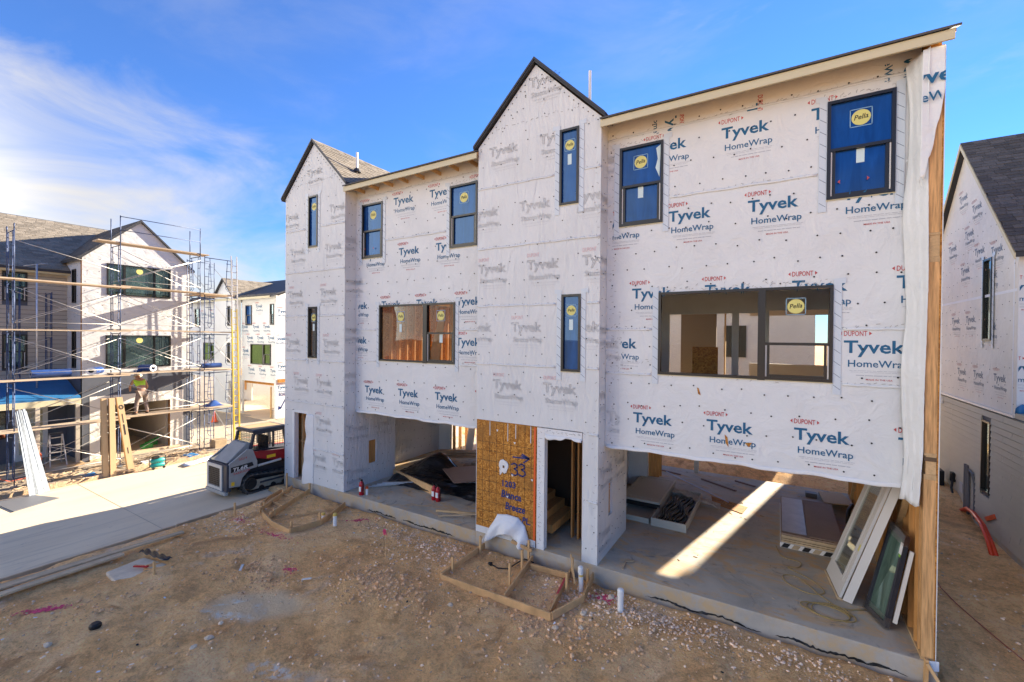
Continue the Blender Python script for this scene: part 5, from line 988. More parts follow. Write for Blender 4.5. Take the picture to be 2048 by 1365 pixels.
roll((-22.0, 7.2, 3.62), (-22.2, 7.45, 3.62), .07, 'small blue roll beside the larger roll under the wide window', .7); roll((-21.85, 7.75, 3.72), (-22.3, 7.5, 3.72), .17, 'blue membrane roll lying below the wide middle window'); roll((-22.1, 9.6, 3.70), (-22.1, 10.4, 3.70), .14, 'pale blue membrane roll on the narrow scaffold tower')
b = B(); b.grid(10, 8, lambda u, v: (-22.6+.6*u, 9.8+.75*v, 1.84+.2*math.sin(math.pi*u)*math.sin(math.pi*v)*(1+.3*math.sin(9*u+5*v)))); obj('folded_tarp', b, 'blue_roll', smooth=True, label='crumpled blue tarp on the low deck of the scaffold tower', cat='tarp')

# ------------------------------------------------------------------ worker on the low planks, bending to the wall
def skin_mesh(name, joints, edges, mt, par=None, sub=2, **kw):
    me = bpy.data.meshes.new(name); me.from_pydata([j[:3] for j in joints], edges, []); o = bpy.data.objects.new(name, me); C.objects.link(o); me.materials.append(MATS[mt])
    md = o.modifiers.new('skin', 'SKIN'); md.use_smooth_shade = True
    for i, j in enumerate(joints): rv = j[3] if isinstance(j[3], tuple) else (j[3], j[3]); me.skin_vertices[0].data[i].radius = rv
    me.skin_vertices[0].data[0].use_root = True
    s = o.modifiers.new('sub', 'SUBSURF'); s.levels = sub; s.render_levels = sub
    if par: o.parent = par; o.matrix_parent_inverse = rootinv(par)
    for k, v in kw.items(): o[k] = v
    return o
def worker():
    X, Y, Z = -22.1, 7.47, LV[1]+.05
    root = thing('person', 'worker in a lime vest and pale hat bending on the low scaffold planks', 'person', (X, Y, Z))
    q = lambda x, y, z: (X+x, Y+y, Z+z)
    J = [q(0, 0, .92)+((.15, .12),), q(-.06, 0, 1.08)+((.14, .11),), q(-.20, 0, 1.28)+((.16, .12),), q(-.33, 0, 1.40)+((.13, .10),), q(-.40, .01, 1.46)+(.055,), q(-.47, .02, 1.50)+(.095,), q(-.53, .02, 1.55)+(.085,),
         q(.0, .10, .88)+(.09,), q(-.07, .14, .48)+(.065,), q(.03, .17, .09)+(.045,), q(-.12, .18, .04)+(.04,), q(0, -.10, .88)+(.09,), q(-.04, -.17, .48)+(.065,), q(.06, -.22, .09)+(.045,), q(-.08, -.24, .04)+(.04,),
         q(-.33, .19, 1.36)+(.06,), q(-.36, .30, 1.10)+(.045,), q(-.50, .27, .92)+(.035,), q(-.56, .26, .86)+(.03,), q(-.33, -.19, 1.36)+(.06,), q(-.36, -.28, 1.12)+(.045,), q(-.52, -.22, .98)+(.035,), q(-.58, -.21, .93)+(.03,)]
    E = [(0, 1), (1, 2), (2, 3), (3, 4), (4, 5), (5, 6), (0, 7), (7, 8), (8, 9), (9, 10), (0, 11), (11, 12), (12, 13), (13, 14), (3, 15), (15, 16), (16, 17), (17, 18), (3, 19), (19, 20), (20, 21), (21, 22)]
    skin_mesh('body', J, E, 'skin', root)
    sc_ = lambda j, f: j[:3]+((tuple(a*f for a in j[3]) if isinstance(j[3], tuple) else j[3]*f),)
    skin_mesh('vest', [sc_(J[1], 1.12), sc_(J[2], 1.15), sc_(J[3], 1.15), sc_(J[15], 1.05), sc_(J[19], 1.05)], [(0, 1), (1, 2), (2, 3), (2, 4)], 'hivis', root)
    skin_mesh('trousers', [sc_(J[0], 1.15), sc_(J[7], 1.18), sc_(J[8], 1.25), q(.025, .17, .13)+(.06,), sc_(J[11], 1.18), sc_(J[12], 1.25), q(.055, -.22, .13)+(.06,)], [(0, 1), (1, 2), (2, 3), (0, 4), (4, 5), (5, 6)], 'trousers', root)
    for s, a in ((1, (.03, .17)), (-1, (.06, -.22))):
        b = B(); b.tube([q(a[0]+.05, a[1], .05), q(a[0]-.05, a[1]+.01*s, .06), q(a[0]-.2, a[1]+.03*s, .04)], [.05, .055, .04], 8); obj('boot', b, 'shoe', root, smooth=True)
    b = B(); b.lathe((0, 0, 0), [(.15, -.01), (.135, .0), (.12, .02), (.11, .09), (.07, .13), (.01, .145)], 14); m_ = Matrix.Translation(q(-.49, .02, 1.55))@Matrix.Rotation(R(-35), 4, 'Y'); b.v = [tuple(m_@Vector(v)) for v in b.v]; obj('hard_hat', b, 'hat_white', root, smooth=True)
worker()
# ------------------------------------------------------------------ things standing along the street
for i, (y0, y1, yb0, yb1, x, lab) in enumerate(((6.04, 6.19, 5.92, 6.07, -20.85, 'tan cardboard beam box leaning at the scaffold, leftmost of three'), (6.24, 6.40, 6.10, 6.27, -20.78, 'tan cardboard beam box leaning at the scaffold, middle one of three'), (6.47, 6.65, 6.64, 6.83, -20.85, 'tan printed cardboard box leaning the other way, rightmost of three'))):
    t = thing('long_box', lab, 'box', (x, (yb0+yb1)/2, SZ), 'tall cardboard boxes leaning on the scaffold'); zt = 2.68
    b = B(); b.add([(x, yb0, SZ), (x, yb1, SZ), (x-.62, y1, zt), (x-.62, y0, zt), (x-.16, yb0, SZ), (x-.16, yb1, SZ), (x-.78, y1, zt), (x-.78, y0, zt)], [(0, 1, 2, 3), (7, 6, 5, 4), (0, 4, 5, 1), (1, 5, 6, 2), (2, 6, 7, 3), (3, 7, 4, 0)]); obj('carton', b, 'cardboard', t)
    if i == 2:
        b = B(); f = lambda k, s, dx=.004: (x-.62*k+dx, yb0+(y0-yb0)*k+s*(y1-y0), SZ+(zt-SZ)*k)
        n = 14
        for rad in (.42, .26): ring = [f(.87+rad*.075*math.sin(6.2832*j/n), .5+rad*math.cos(6.2832*j/n)) for j in range(n)]; rin = [f(.87+rad*.055*math.sin(6.2832*j/n), .5+rad*.72*math.cos(6.2832*j/n), .0045) for j in range(n)]; b.add(ring+rin, [(j, (j+1) % n, n+(j+1) % n, n+j) for j in range(n)])
        for k0, k1, s0, s1 in ((.50, .64, .35, .62), (.66, .78, .42, .56), (.25, .33, .42, .56)): b.add([f(k0, s0), f(k0, s1), f(k1, s1), f(k1, s0)], [(0, 1, 2, 3)])
        obj('printing', b, 'ink_black', t)
gs = thing('roofing_sheets', 'bundle of shiny galvanized metal sheets leaning on the scaffold pole', 'metal sheets', (-20.6, 4.1, SZ))
for k in range(7):
    b = B(); ya, yb = 3.86+.036*k, 3.98+.078*k; x0, x1 = -20.35-.05*k+.02*(k % 2), -21.35-.015*k
    b.add([(x0, yb, SZ), (x0-.03, yb+.07, SZ), (x1-.03, ya+.06, 2.50+.04*(k % 3)), (x1, ya, 2.50+.04*(k % 3)), (x0-.02, yb, SZ), (x0-.05, yb+.07, SZ), (x1-.05, ya+.06, 2.50+.04*(k % 3)), (x1-.02, ya, 2.50+.04*(k % 3))], [(0, 1, 2, 3), (7, 6, 5, 4), (0, 4, 5, 1), (1, 5, 6, 2), (2, 6, 7, 3), (3, 7, 4, 0)]); obj('metal_sheet', b, 'galv_sheet', gs)
b = B(); b.prism([(-20.5, 3.25, SZ+.004), (-19.0, 3.4, SZ+.004), (-19.4, 4.45, SZ+.004), (-20.4, 4.1, SZ+.004)], (0, 0, .02)); obj('flat_panel', b, 'conduit_grey', label='dark grey panel lying flat at the foot of the metal sheets', cat='panel')
cp = thing('air_compressor', 'teal twin-tank air compressor on the street edge', 'compressor', (-20.55, 7.5, SZ))
for z in (.14, .32): b = B(); b.tube([(-20.6, 7.22, SZ+z-.0), (-20.6, 7.26, SZ+z), (-20.6, 7.64, SZ+z), (-20.6, 7.68, SZ+z)], [.04, .085, .085, .04], 12); obj('tank', b, 'teal', cp, smooth=True)
b = B(); b.box(-20.68, 7.28, SZ+.40, -20.52, 7.5, SZ+.5); obj('motor', b, 'cord_black', cp, bevel=.02); b = B(); b.tube([(-20.6, 7.2, SZ+.1), (-20.6, 7.18, SZ+.5), (-20.6, 7.3, SZ+.56), (-20.6, 7.6, SZ+.56), (-20.6, 7.7, SZ+.48), (-20.6, 7.72, SZ+.1)], .014, 6); obj('handle', b, 'cord_black', cp)
for y in (7.28, 7.62): b = B(); b.cyl((-20.5, y, SZ+.05), (-20.47, y, SZ+.05), .05, 10); obj('wheel', b, 'rubber', cp)
for dx, dy, lab in ((0, 0, 'green power tool on the garage floor, nearer the doorway'), (-.5, .35, 'green power tool farther back on the garage floor')):
    b = B(); b.box(-24.2+dx, 8.1+dy, .03, -23.95+dx, 8.5+dy, .2); b.beam((-24.1+dx, 8.2+dy, .2), (-24.1+dx, 8.6+dy, .32), .06, .06); b.cyl((-23.95+dx, 8.15+dy, .1), (-23.9+dx, 8.15+dy, .1), .07, 10); obj('power_tool', b, 'green_tool', label=lab, cat='power tool')
sl = thing('step_ladder', 'aluminium step ladder standing on the porch', 'step ladder', (-23.8, 5.35, 0))
for y in (5.12, 5.58): b = B(); b.beam((-23.45, y, .04), (-23.75, 5.35+(y-5.35)*.75, 1.25), .03, .06, (1, 0, 0)); obj('front_rail', b, 'alu', sl); b = B(); b.beam((-24.15, y, .04), (-23.8, 5.35+(y-5.35)*.75, 1.2), .03, .04, (1, 0, 0)); obj('rear_rail', b, 'alu', sl)
for k in range(4): z = .28+.27*k; b = B(); b.box(-23.55-.07*k, 5.14+.02*k, z, -23.44-.07*k, 5.56-.02*k, z+.03); obj('step', b, 'alu', sl)
b = B(); b.box(-23.9, 5.17, 1.22, -23.66, 5.53, 1.27); obj('top_cap', b, 'skid_dark', sl)
gn = thing('blower', 'orange blower with a black base on the porch', 'blower', (-23.2, 4.7, 0)); b = B(); b.tube([(-23.2, 4.45, .85), (-23.2, 4.62, .82), (-23.2, 4.75, .6), (-23.2, 4.78, .25)], [.06, .09, .11, .07], 10); obj('hose', b, 'cap_orange', gn, smooth=True); b = B(); b.box(-23.35, 4.6, .04, -23.05, 4.9, .25); obj('base', b, 'cord_black', gn, bevel=.03)
b = B(); b.tube([(-20.95, 3.0, SZ+.05), (-21.2, 3.3, .25), (-21.6, 3.55, .35), (-22.3, 3.9, .05), (-22.6, 4.6, .02)], .015, 6); obj('air_hose', b, 'cord_red', label='red air hose hanging beside the left scaffold poles', cat='hose')
# scraps of timber and paper on the dirt strip below the scaffold
rn = random.Random(17); b = B()
for _ in range(240):
    x, y = rn.uniform(-22.8, -20.85), rn.uniform(3.2, 9.6); l = rn.uniform(.08, .5); a = rn.gauss(1.5, .7); z = gh(x, y)+.03; b.beam((x, y, z), (x+l*math.cos(a), y+l*math.sin(a), z+rn.uniform(0, .04)), rn.uniform(.02, .09), rn.uniform(.01, .03))
obj('timber_scraps', b, 'old_board', kind='stuff', origin=False, label='timber offcuts littering the strip below the scaffold', cat='scraps')
for pts, lab, mt in (([(-21.6, 5.4), (-21.1, 5.35), (-21.0, 5.8), (-21.5, 5.85)], 'flat piece of blue membrane on the littered strip', 'blue_membrane'), ([(-20.95, 9.6), (-20.3, 8.1), (-19.8, 8.1), (-20.2, 9.9)], 'white plastic sheet lying on the street edge by the scaffold', 'paper_white'), ([(-21.5, 8.6), (-21.0, 8.7), (-21.1, 9.1), (-21.5, 9.0)], 'blue scrap beside the garage opening', 'blue_membrane'), ([(-21.9, 7.3), (-21.4, 7.3), (-21.4, 7.6), (-21.9, 7.7)], 'crumpled white scrap beside the garage opening', 'paper_white')):
    b = B(); P_ = [Vector((p[0], p[1], 0)) for p in pts]; b.grid(8, 8, lambda u, v: (lambda q: (q.x, q.y, max(gh(q.x, q.y), SZ if q.x > -20.85 else -9)+.03+.025*abs(math.sin(u*9+v*5))))((P_[0]*(1-u)+P_[1]*u)*(1-v)+(P_[3]*(1-u)+P_[2]*u)*v)); obj('plastic_sheet', b, mt, label=lab, cat='sheet', smooth=True, solid=.004)
b = B(); b.box(-22.2, 10.0, -.05, -21.7, 10.5, .32); obj('wooden_crate', b, 'mdf_edge', label='small wooden crate at the foot of the scaffold tower', cat='crate', bevel=.01)
# ------------------------------------------------------------------ compact track loader
def skid():
    X1, X0, Z = -14.78, -16.08, SZ
    root = thing('track_loader', 'grey and red compact track loader parked on the street by the house', 'track loader', ((X0+X1)/2, 8.5, Z))
    q = lambda y, z: (y, z)
    side = [(7.22, .26), (7.22, 1.02), (7.36, 1.10), (7.78, 1.38), (7.95, 1.33), (8.10, .92), (8.10, .72), (7.85, .70), (7.62, .48), (7.55, .22)]
    for x in (X1-.06, X0): b = B(); b.prism([(x, y, z) for y, z in side], (.06, 0, 0)); obj('side_fairing', b, 'skid_grey', root, bevel=.012)
    b = B(); b.prism([(X0+.34, y, z) for y, z in [(7.30, .26), (7.30, .98), (7.8, 1.26), (9.6, 1.1), (9.6, .15), (7.6, .1)]], (X1-X0-.68, 0, 0)); obj('chassis', b, 'skid_dark', root)
    b = B(); b.prism([(X0+.22, y, z) for y, z in [(7.24, 1.0), (7.85, 1.52), (8.0, 1.52), (8.0, 1.2), (7.4, .98)]], (X1-X0-.44, 0, 0)); obj('engine_hood', b, 'skid_grey', root, bevel=.02)
    b = B(); b.box(X0+.02, 7.16, .12, X1-.02, 7.30, .98); rd = obj('rear_door', b, 'skid_dark', root, bevel=.03)
    b = B(); W = Wall('y-', 7.16); W.holed(b, X0+.06, X1-.28, .14, .94, [(X0+.17, X1-.40, .24, .84)], -.02, .03); obj('door_panel', b, 'skid_white', rd)
    for k in range(9): z = .27+.062*k; b = B(); W.box(b, X0+.175, X1-.405, z, z+.03, .002, .02); obj('grille_slat', b, 'skid_black', rd)
    b = B(); W.box(b, X0+.02, X1-.05, .02, .13, -.06, .05); obj('rear_bumper', b, 'skid_grey', root, bevel=.015)
    # cab: posts, roof, mesh side screen
    cb = B(); P = lambda x, y, z: (x, y, z); yl0, yl1 = 7.93, 9.25; xa, xb = X0+.16, X1-.16
    for x in (xa, xb):
        cb.beam(P(x, 7.95, 1.28), P(x, 8.06, 1.80), .07, .09, (1, 0, 0)); cb.beam(P(x, 9.22, .9), P(x, 9.10, 1.80), .07, .08, (1, 0, 0)); cb.beam(P(x, 8.06, 1.80), P(x, 9.10, 1.82), .07, .09, (1, 0, 0)); cb.beam(P(x, 8.72, 1.25), P(x, 8.72, 1.8), .05, .06, (1, 0, 0))
    cab = obj('cab_frame', cb, 'skid_dark', root)
    b = B(); b.box(xa-.05, 8.0, 1.83, xb+.05, 9.22, 1.93); obj('cab_roof', b, 'skid_dark', cab, bevel=.03); b = B(); b.box(xa+.05, 8.1, 1.931, xb-.05, 9.1, 1.937); obj('roof_board', b, 'lumber_y', cab)
    for x in (xa, xb):
        ms = B()
        for k in range(13): y = 8.08+.088*k; ms.cyl(P(x, y, 1.27), P(x, y, 1.8), .006, 4)
        for k in range(6): z = 1.31+.085*k; ms.cyl(P(x, 8.02, z), P(x, 9.12, z), .006, 4)
        obj('side_screen', ms, 'skid_black', cab, kind='stuff')
    b = B(); W.box(b, xa+.05, xb-.05, 1.30, 1.78, -.93, -.91); obj('rear_glass', b, 'glass_dark', cab)
    b = B(); b.box(xa+.22, 8.6, 1.0, xb-.22, 8.7, 1.62); b.box(xa+.22, 8.6, .95, xb-.22, 9.0, 1.08); obj('seat', b, 'rubber', cab, bevel=.03)
    # lift arms and cylinder
    for x in (X1-.16, X0+.02): b = B(); b.prism([(x, y, z) for y, z in [(7.95, 1.30), (8.1, 1.22), (10.2, 1.02), (10.4, .62), (10.2, .55), (9.6, .78), (8.75, .80), (8.05, 1.02)]], (.14, 0, 0)); obj('lift_arm', b, 'skid_red', root, bevel=.012)
    b = B(); b.box(X1-.015, 8.42, .93, X1-.008, 8.72, 1.03); obj('warning_decal', b, 'yellow_decal', root); b = B(); b.tube([(X1+.0, 8.12, .76), (X1+.0, 8.9, .80)], .04, 10); obj('hydraulic_cylinder', b, 'skid_white', root)
    b = B(); b.box(X1-.36, 8.05, .66, X1-.17, 9.4, .95); obj('hose_bay', b, 'skid_black', root)
    # rubber tracks
    path = [(7.62, .36), (7.66, .50), (7.78, .60), (7.95, .62), (9.9, .42), (10.05, .30), (10.06, .14), (9.95, .03), (9.8, .0), (7.95, .0), (7.78, .04), (7.66, .18)]
    dense = []
    for (a, c), (d_, e) in zip(path, path[1:]+path[:1]):
        n = max(1, int(math.hypot(d_-a, e-c)/.07))
        for i in range(n): dense.append((a+(d_-a)*i/n, c+(e-c)*i/n))
    cy, cz = 8.85, .3
    for x0 in (X1-.32, X0-.02):
        n = len(dense); b = B(); vs = []
        for (y, z) in dense:
            dx, dz = cy-y, cz-z; s = .05/max(.2, math.hypot(dx*.35, dz)); iy, iz = y+dx*.35*s, z+dz*s
            vs += [(x0, y, z+Z), (x0+.34, y, z+Z), (x0+.34, iy, iz+Z), (x0, iy, iz+Z)]
        fs = [(4*i+a, 4*i+(a+1) % 4, 4*((i+1) % n)+(a+1) % 4, 4*((i+1) % n)+a) for i in range(n) for a in range(4)]; b.add(vs, fs); tk = obj('track', b, 'track_rubber', root)
        lg = B()
        for i, (y, z) in enumerate(dense):
            if i % 2: continue
            y2, z2 = dense[(i+1) % n]; dy, dz = y2-y, z2-z; l = math.hypot(dy, dz); ny, nz = -dz/l, dy/l
            if (y-cy)*ny*.2+(z-cz)*nz < 0: ny, nz = -ny, -nz
            lg.beam((x0+.005, y+ny*.012, z+Z+nz*.012), (x0+.335, y+ny*.012, z+Z+nz*.012), .04, .035, (0, ny, nz))
        obj('tread_lugs', lg, 'track_rubber', tk, kind='stuff')
        xo = x0+.20
        b = B(); b.prism([(xo, 7.9, Z+.1), (xo, 9.75, Z+.07), (xo, 9.7, Z+.30), (xo, 7.95, Z+.42)], (.08, 0, 0)); obj('track_frame', b, 'mud', tk, bevel=.01)
        b = B(); b.box(xo+.085, 8.2, Z+.26, xo+.095, 9.4, Z+.32); obj('frame_rail', b, 'skid_dark', tk)
        for y, z, r in ((7.9, .33, .2), (9.8, .2, .17)): b = B(); b.cyl((x0+.1, y, z+Z), (x0+.3, y, z+Z), r, 16); b.cyl((x0+.3, y, z+Z), (x0+.325, y, z+Z), r*.45, 12); obj('sprocket', b, 'skid_black', tk)
        for k in range(4): b = B(); b.cyl((x0+.1, 8.25+.4*k, .11+Z), (x0+.31, 8.25+.4*k, .11+Z), .085, 12); obj('track_roller', b, 'skid_black', tk)
    # decals on the visible side
    WX = Wall('x+', X1)
    b = B(); WX.prism(b, [(7.27, .72), (7.98, .80), (7.93, .93), (7.27, .89)], .001, .003); dc = obj('model_stripe', b, 'skid_black', root)
    b = B(); write(b, WX, 'TL6R', 7.31, .745, .48, .11, .006, .02, shear=.25, rot=.06); obj('model_lettering', b, 'white_print', dc)
    b = B(); write(b, WX, 'TAKEUCHI', 7.34, .63, .5, .06, .006, .02, rot=.09); obj('maker_lettering', b, 'print_red', root); b = B(); write(b, WX, '53214', 7.52, 1.06, .24, .07, .006, .015, rot=.1); obj('fleet_number', b, 'print_red', root)
    b = B(); WX.box(b, 7.28, 7.38, .30, .42, .001, .004); obj('warning_decal', b, 'yellow_decal', root)
skid()
# ------------------------------------------------------------------ formwork, stakes, pipes, lumber on the dirt
def board(par, pts, z0, h, t=.038, mt='form_board', name='form_board'):
    """upright board(s) following ground points"""
    for (p, q) in zip(pts[:-1], pts[1:]):
        b = B(); b.beam((p[0], p[1], z0+h/2), (q[0], q[1], z0+h/2), t, h); obj(name, b, mt, par, bevel=.004)
def stake(par, x, y, h, t=.045):
    b = B(); b.box(x-t/2, y-t/2, gh(x, y)-.1, x+t/2, y+t/2, h); return obj('stake', b, 'stake_wood', par) if par else None
fr_ = thing('wooden_formwork', 'wooden walkway formwork staked below the OSB panel and entry door', 'formwork', (-4.6, 8, 0), 'walkway formwork in the yard')
board(fr_, [(-6.0, 7.10), (-6.02, 8.72)], .0, .14); board(fr_, [(-5.98, 7.09), (-3.46, 7.14)], -.02, .15); board(fr_, [(-3.45, 7.15), (-3.16, 7.95)], .0, .14); board(fr_, [(-3.16, 7.97), (-3.28, 8.78)], .02, .15)
board(fr_, [(-4.47, 7.17), (-4.73, 8.78)], .0, .15); board(fr_, [(-3.52, 7.22), (-3.78, 8.77)], .0, .13); board(fr_, [(-4.58, 8.42), (-3.72, 8.50)], .04, .12); b = B(); b.beam((-5.2, 8.62, .42), (-4.72, 8.72, .28), .04, .07); obj('form_board', b, 'form_board', fr_)
b = B(); b.beam((-3.62, 7.75, .07), (-3.72, 8.35, .07), .041, .135); obj('painted_board', b, 'print_red', fr_)
for x, y, h in ((-5.93, 7.40, .38), (-5.95, 8.45, .42), (-4.63, 7.62, .50), (-4.72, 8.28, .48), (-4.80, 8.72, .5), (-3.56, 8.05, .42), (-3.70, 8.66, .42), (-3.34, 8.62, .3)): stake(fr_, x, y, h)
b = B(); b.beam((-3.72, 8.62, .5), (-3.45, 8.2, .15), .03, .05); obj('diagonal_stake', b, 'stake_wood', fr_)
fl_ = thing('wooden_formwork', 'curved wooden formwork in front of the left tower by the street', 'formwork', (-12, 7.6, 0), 'walkway formwork in the yard')
board(fl_, [(-13.74, 8.3), (-13.5, 7.75), (-13.05, 7.25), (-12.4, 6.95), (-11.6, 6.75), (-10.70, 6.70)], -.03, .14); board(fl_, [(-10.69, 6.70), (-10.52, 7.45), (-11.05, 8.65)], -.02, .15); board(fl_, [(-12.05, 6.95), (-12.9, 8.75)], .02, .15); board(fl_, [(-12.62, 6.98), (-13.66, 8.62)], .02, .14); board(fl_, [(-13.42, 8.1), (-12.62, 8.12)], .0, .11); board(fl_, [(-12.98, 7.55), (-12.35, 7.55)], .0, .11)
for x, y, h in ((-13.85, 8.55, .55), (-12.88, 8.72, .34), (-12.75, 7.18, .26), (-10.9, 6.86, .22), (-10.62, 7.5, .3), (-12.1, 7.1, .2)): stake(fl_, x, y, h)
def pipe(x, y, z0, z1, r, lab, cap=None, band=None, tilt=0):
    t = thing('pvc_pipe', lab, 'pipe', (x, y, z0), 'pipe stubs standing out of the ground'); b = B(); b.cyl((x, y, z0-.1), (x+tilt, y, z1), r, 14); obj('pipe', b, 'pvc', t, smooth=False)
    if cap: b = B(); b.lathe((x+tilt, y, z1-.03), [(r*1.15, 0), (r*1.15, .05), (r*.9, .065)], 14); obj('cap', b, cap, t)
    else: b = B(); b.lathe((x+tilt, y, z1-.12), [(r*1.12, 0), (r*1.12, .1), (r*1.0, .125), (r*.5, .135)], 14); obj('coupling', b, 'pvc', t)
    if band: b = B(); b.lathe((x+tilt*.6, y, z0+(z1-z0)*.6), [(r*1.03, 0), (r*1.03, .04)], 14); obj('band', b, band, t)
pipe(-2.46, 8.03, .0, .43, .055, 'white capped pvc pipe standing alone in gravel right of the forms'); pipe(-3.36, 8.33, .0, .46, .048, 'white pvc pipe with tan band inside the right formwork', None, 'pvc_yellow', -.02)
pipe(-10.14, 7.62, .0, .30, .05, 'white pvc pipe with yellow cap beside the left formwork', 'pvc_yellow'); pipe(-10.6, 9.08, .3, .52, .04, 'short white pipe with orange cap on the left garage slab', 'cap_orange'); pipe(-10.75, 7.7, .0, .16, .045, 'yellow capped pipe stub inside the curved formwork', 'pvc_yellow')
for (pts, z, wd, lab) in (([(-13.15, 1.0), (-13.05, 3.2), (-12.87, 5.2)], .09, .14, 'long weathered plank along the street edge, nearest the concrete'), ([(-12.98, .9), (-12.96, 2.6), (-12.9, 4.45)], .10, .10, 'thin weathered board in the middle of the planks by the street'), ([(-12.66, .8), (-12.70, 2.4), (-12.72, 3.95)], .09, .18, 'wide pale plank farthest from the street edge')):
    b = B()
    for p, q in zip(pts[:-1], pts[1:]): b.beam((p[0], p[1], z), (q[0], q[1], z), wd, .04)
    obj('weathered_plank', b, 'old_board', label=lab, cat='plank', group='planks lying along the street')
for x, y, h, lab in ((-11.18, 3.99, .32, 'short wooden stake beside the exposed concrete block'), (-13.2, 6.6, .32, 'wooden stake standing by the street edge'),):
    b = B(); b.box(x-.025, y-.02, -.1, x+.025, y+.02, h); obj('survey_stake', b, 'stake_wood', label=lab, cat='stake', bevel=.004)
fs = thing('survey_flag', 'thin survey stake with pink ribbon in the middle of the dirt', 'survey stake', (-7.6, 7.07, 0)); b = B(); b.cyl((-7.6, 7.07, -.1), (-7.61, 7.07, .62), .01, 6); obj('stick', b, 'stake_wood', fs); b = B(); b.grid(5, 4, lambda u, v: (-7.67+.09*u, 7.06-.03*math.sin(5*u+3*v), .60+.1*v-.05*u)); obj('ribbon', b, 'pink_paint', fs, solid=.003)
mat('ash_concrete', (.64, .52, .37), .9, var=.25, vscale=4, bump=.3, bscale=14)
b = B(); b.prism([(-12.2, 3.5, -.1), (-11.68, 3.46, -.1), (-11.25, 4.0, -.1), (-11.5, 4.35, -.1), (-12.3, 4.2, -.1)], (0, 0, .13)); obj('concrete_block', b, 'ash_concrete', label='flat exposed concrete block in the dirt near the planks', cat='concrete block', bevel=.03)
b = B(); b.grid(10, 4, lambda u, v: (-12.45+1.0*u, 4.15+.15*v+.12*u, .10+.06*abs(math.sin(u*11+v*4)))); obj('plastic_scrap', b, 'black_plastic', label='shredded black plastic on the exposed concrete block', cat='plastic scrap', smooth=True, solid=.004)
b = B(); b.beam((-11.85, 3.87, .09), (-11.58, 4.02, .09), .05, .03); obj('red_tool', b, 'ext_red', label='small red tool lying on the exposed concrete block', cat='tool')
b = B(); b.lathe((-10.02, 2.74, gh(-10.02, 2.74)), [(.07, 0), (.085, .03), (.085, .07), (.06, .1), (.03, .1)], 14); obj('pipe_cap', b, 'cord_black', label='round black pipe cap lying on the open dirt', cat='cap', smooth=False)
for x, y, l, a, lab in ((-9.86, 5.04, .2, 2.4, 'pale wood chip left of the pink marks'), (-8.42, 5.54, .2, .5, 'pale wood chip right of the pink marks')):
    b = B(); b.beam((x, y, .03), (x+l*math.cos(a), y+l*math.sin(a), .06), .05, .015); obj('wood_chip', b, 'interior_board', label=lab, cat='wood chip')
# sprayed pink marks on the ground, thin paint lying on the soil
def spray(name, cx, cy, sx, sy, n, lab, a=0):
    b = B(); rn = random.Random(int(cx*100))
    for _ in range(n):
        r_ = abs(rn.gauss(0, .5)); t_ = rn.random()*6.28; dx, dy = r_*math.cos(t_)*sx, r_*math.sin(t_)*sy; x, y = cx+dx*math.cos(a)-dy*math.sin(a), cy+dx*math.sin(a)+dy*math.cos(a); s = rn.uniform(.006, .03); b.add([(x+s*math.cos(k*1.2566+.3)*rn.uniform(.6, 1.3), y+s*math.sin(k*1.2566+.3)*rn.uniform(.6, 1.3), gh(x, y)+.006) for k in range(5)], [(0, 1, 2, 3, 4)])
    obj(name, b, 'pink_paint', label=lab, cat='paint mark', origin=False)
spray('paint_mark', -11.45, 2.45, .45, .10, 260, 'pink paint mark on the dirt at the far left', .9); spray('paint_mark', -9.1, 5.7, .25, .12, 70, 'pink paint mark on the dirt between two wood chips'); spray('paint_mark', -2.85, 8.3, .3, .2, 200, 'pink paint mark between the two white pipes'); spray('paint_mark', -9.9, 8.2, .35, .1, 130, 'pink paint mark by the slab near the left formwork', .6); spray('paint_mark', -12.7, 6.5, .5, .25, 120, 'faint pink paint on gravel by the street'); spray('paint_mark', -11.0, 6.45, .8, .12, 150, 'pink paint line in front of the curved formwork')
b = B(); b.tube([(-5.42, 8.1, .06), (-5.2, 8.05, .05), (-4.98, 8.15, .05), (-4.95, 8.4, .06), (-4.85, 8.62, .1), (-4.62, 8.64, .07)], .014, 6); b.tube([(-5.47, 8.11, .06), (-5.40, 8.1, .06)], [.03, .045], 8); obj('ground_cable', b, 'cord_black', label='black cable with a plug inside the right formwork', cat='cable', smooth=True)
# ragged black vapour barrier along the slab foot
b = B(); rn = random.Random(9)
for xa, xb in ((-10.3, -9.1), (-8.9, -7.0), (-2.2, -.2), (.0, 1.75)):
    n = int((xb-xa)*26); fade = lambda u: min(1, 6*u, 6*(1-u))
    b.grid(n, 2, lambda u, v: (xa+(xb-xa)*u, YT-.042-.05*(1-v)*abs(noise.noise((u*9+xa, 1, 0)))-.0, .005+.05*noise.noise((xa+u*4, 0, 0))+.025*noise.noise((u*30+xa, 5, 0))+v*fade(u)*(.025+.05*abs(noise.noise((u*7+xa, 3, 0)))+.03*noise.noise((u*40, 2, xa)))))
obj('vapour_barrier', b, 'cord_black', kind='stuff', origin=False, label='ragged black plastic edge along the foot of the slab', cat='plastic')
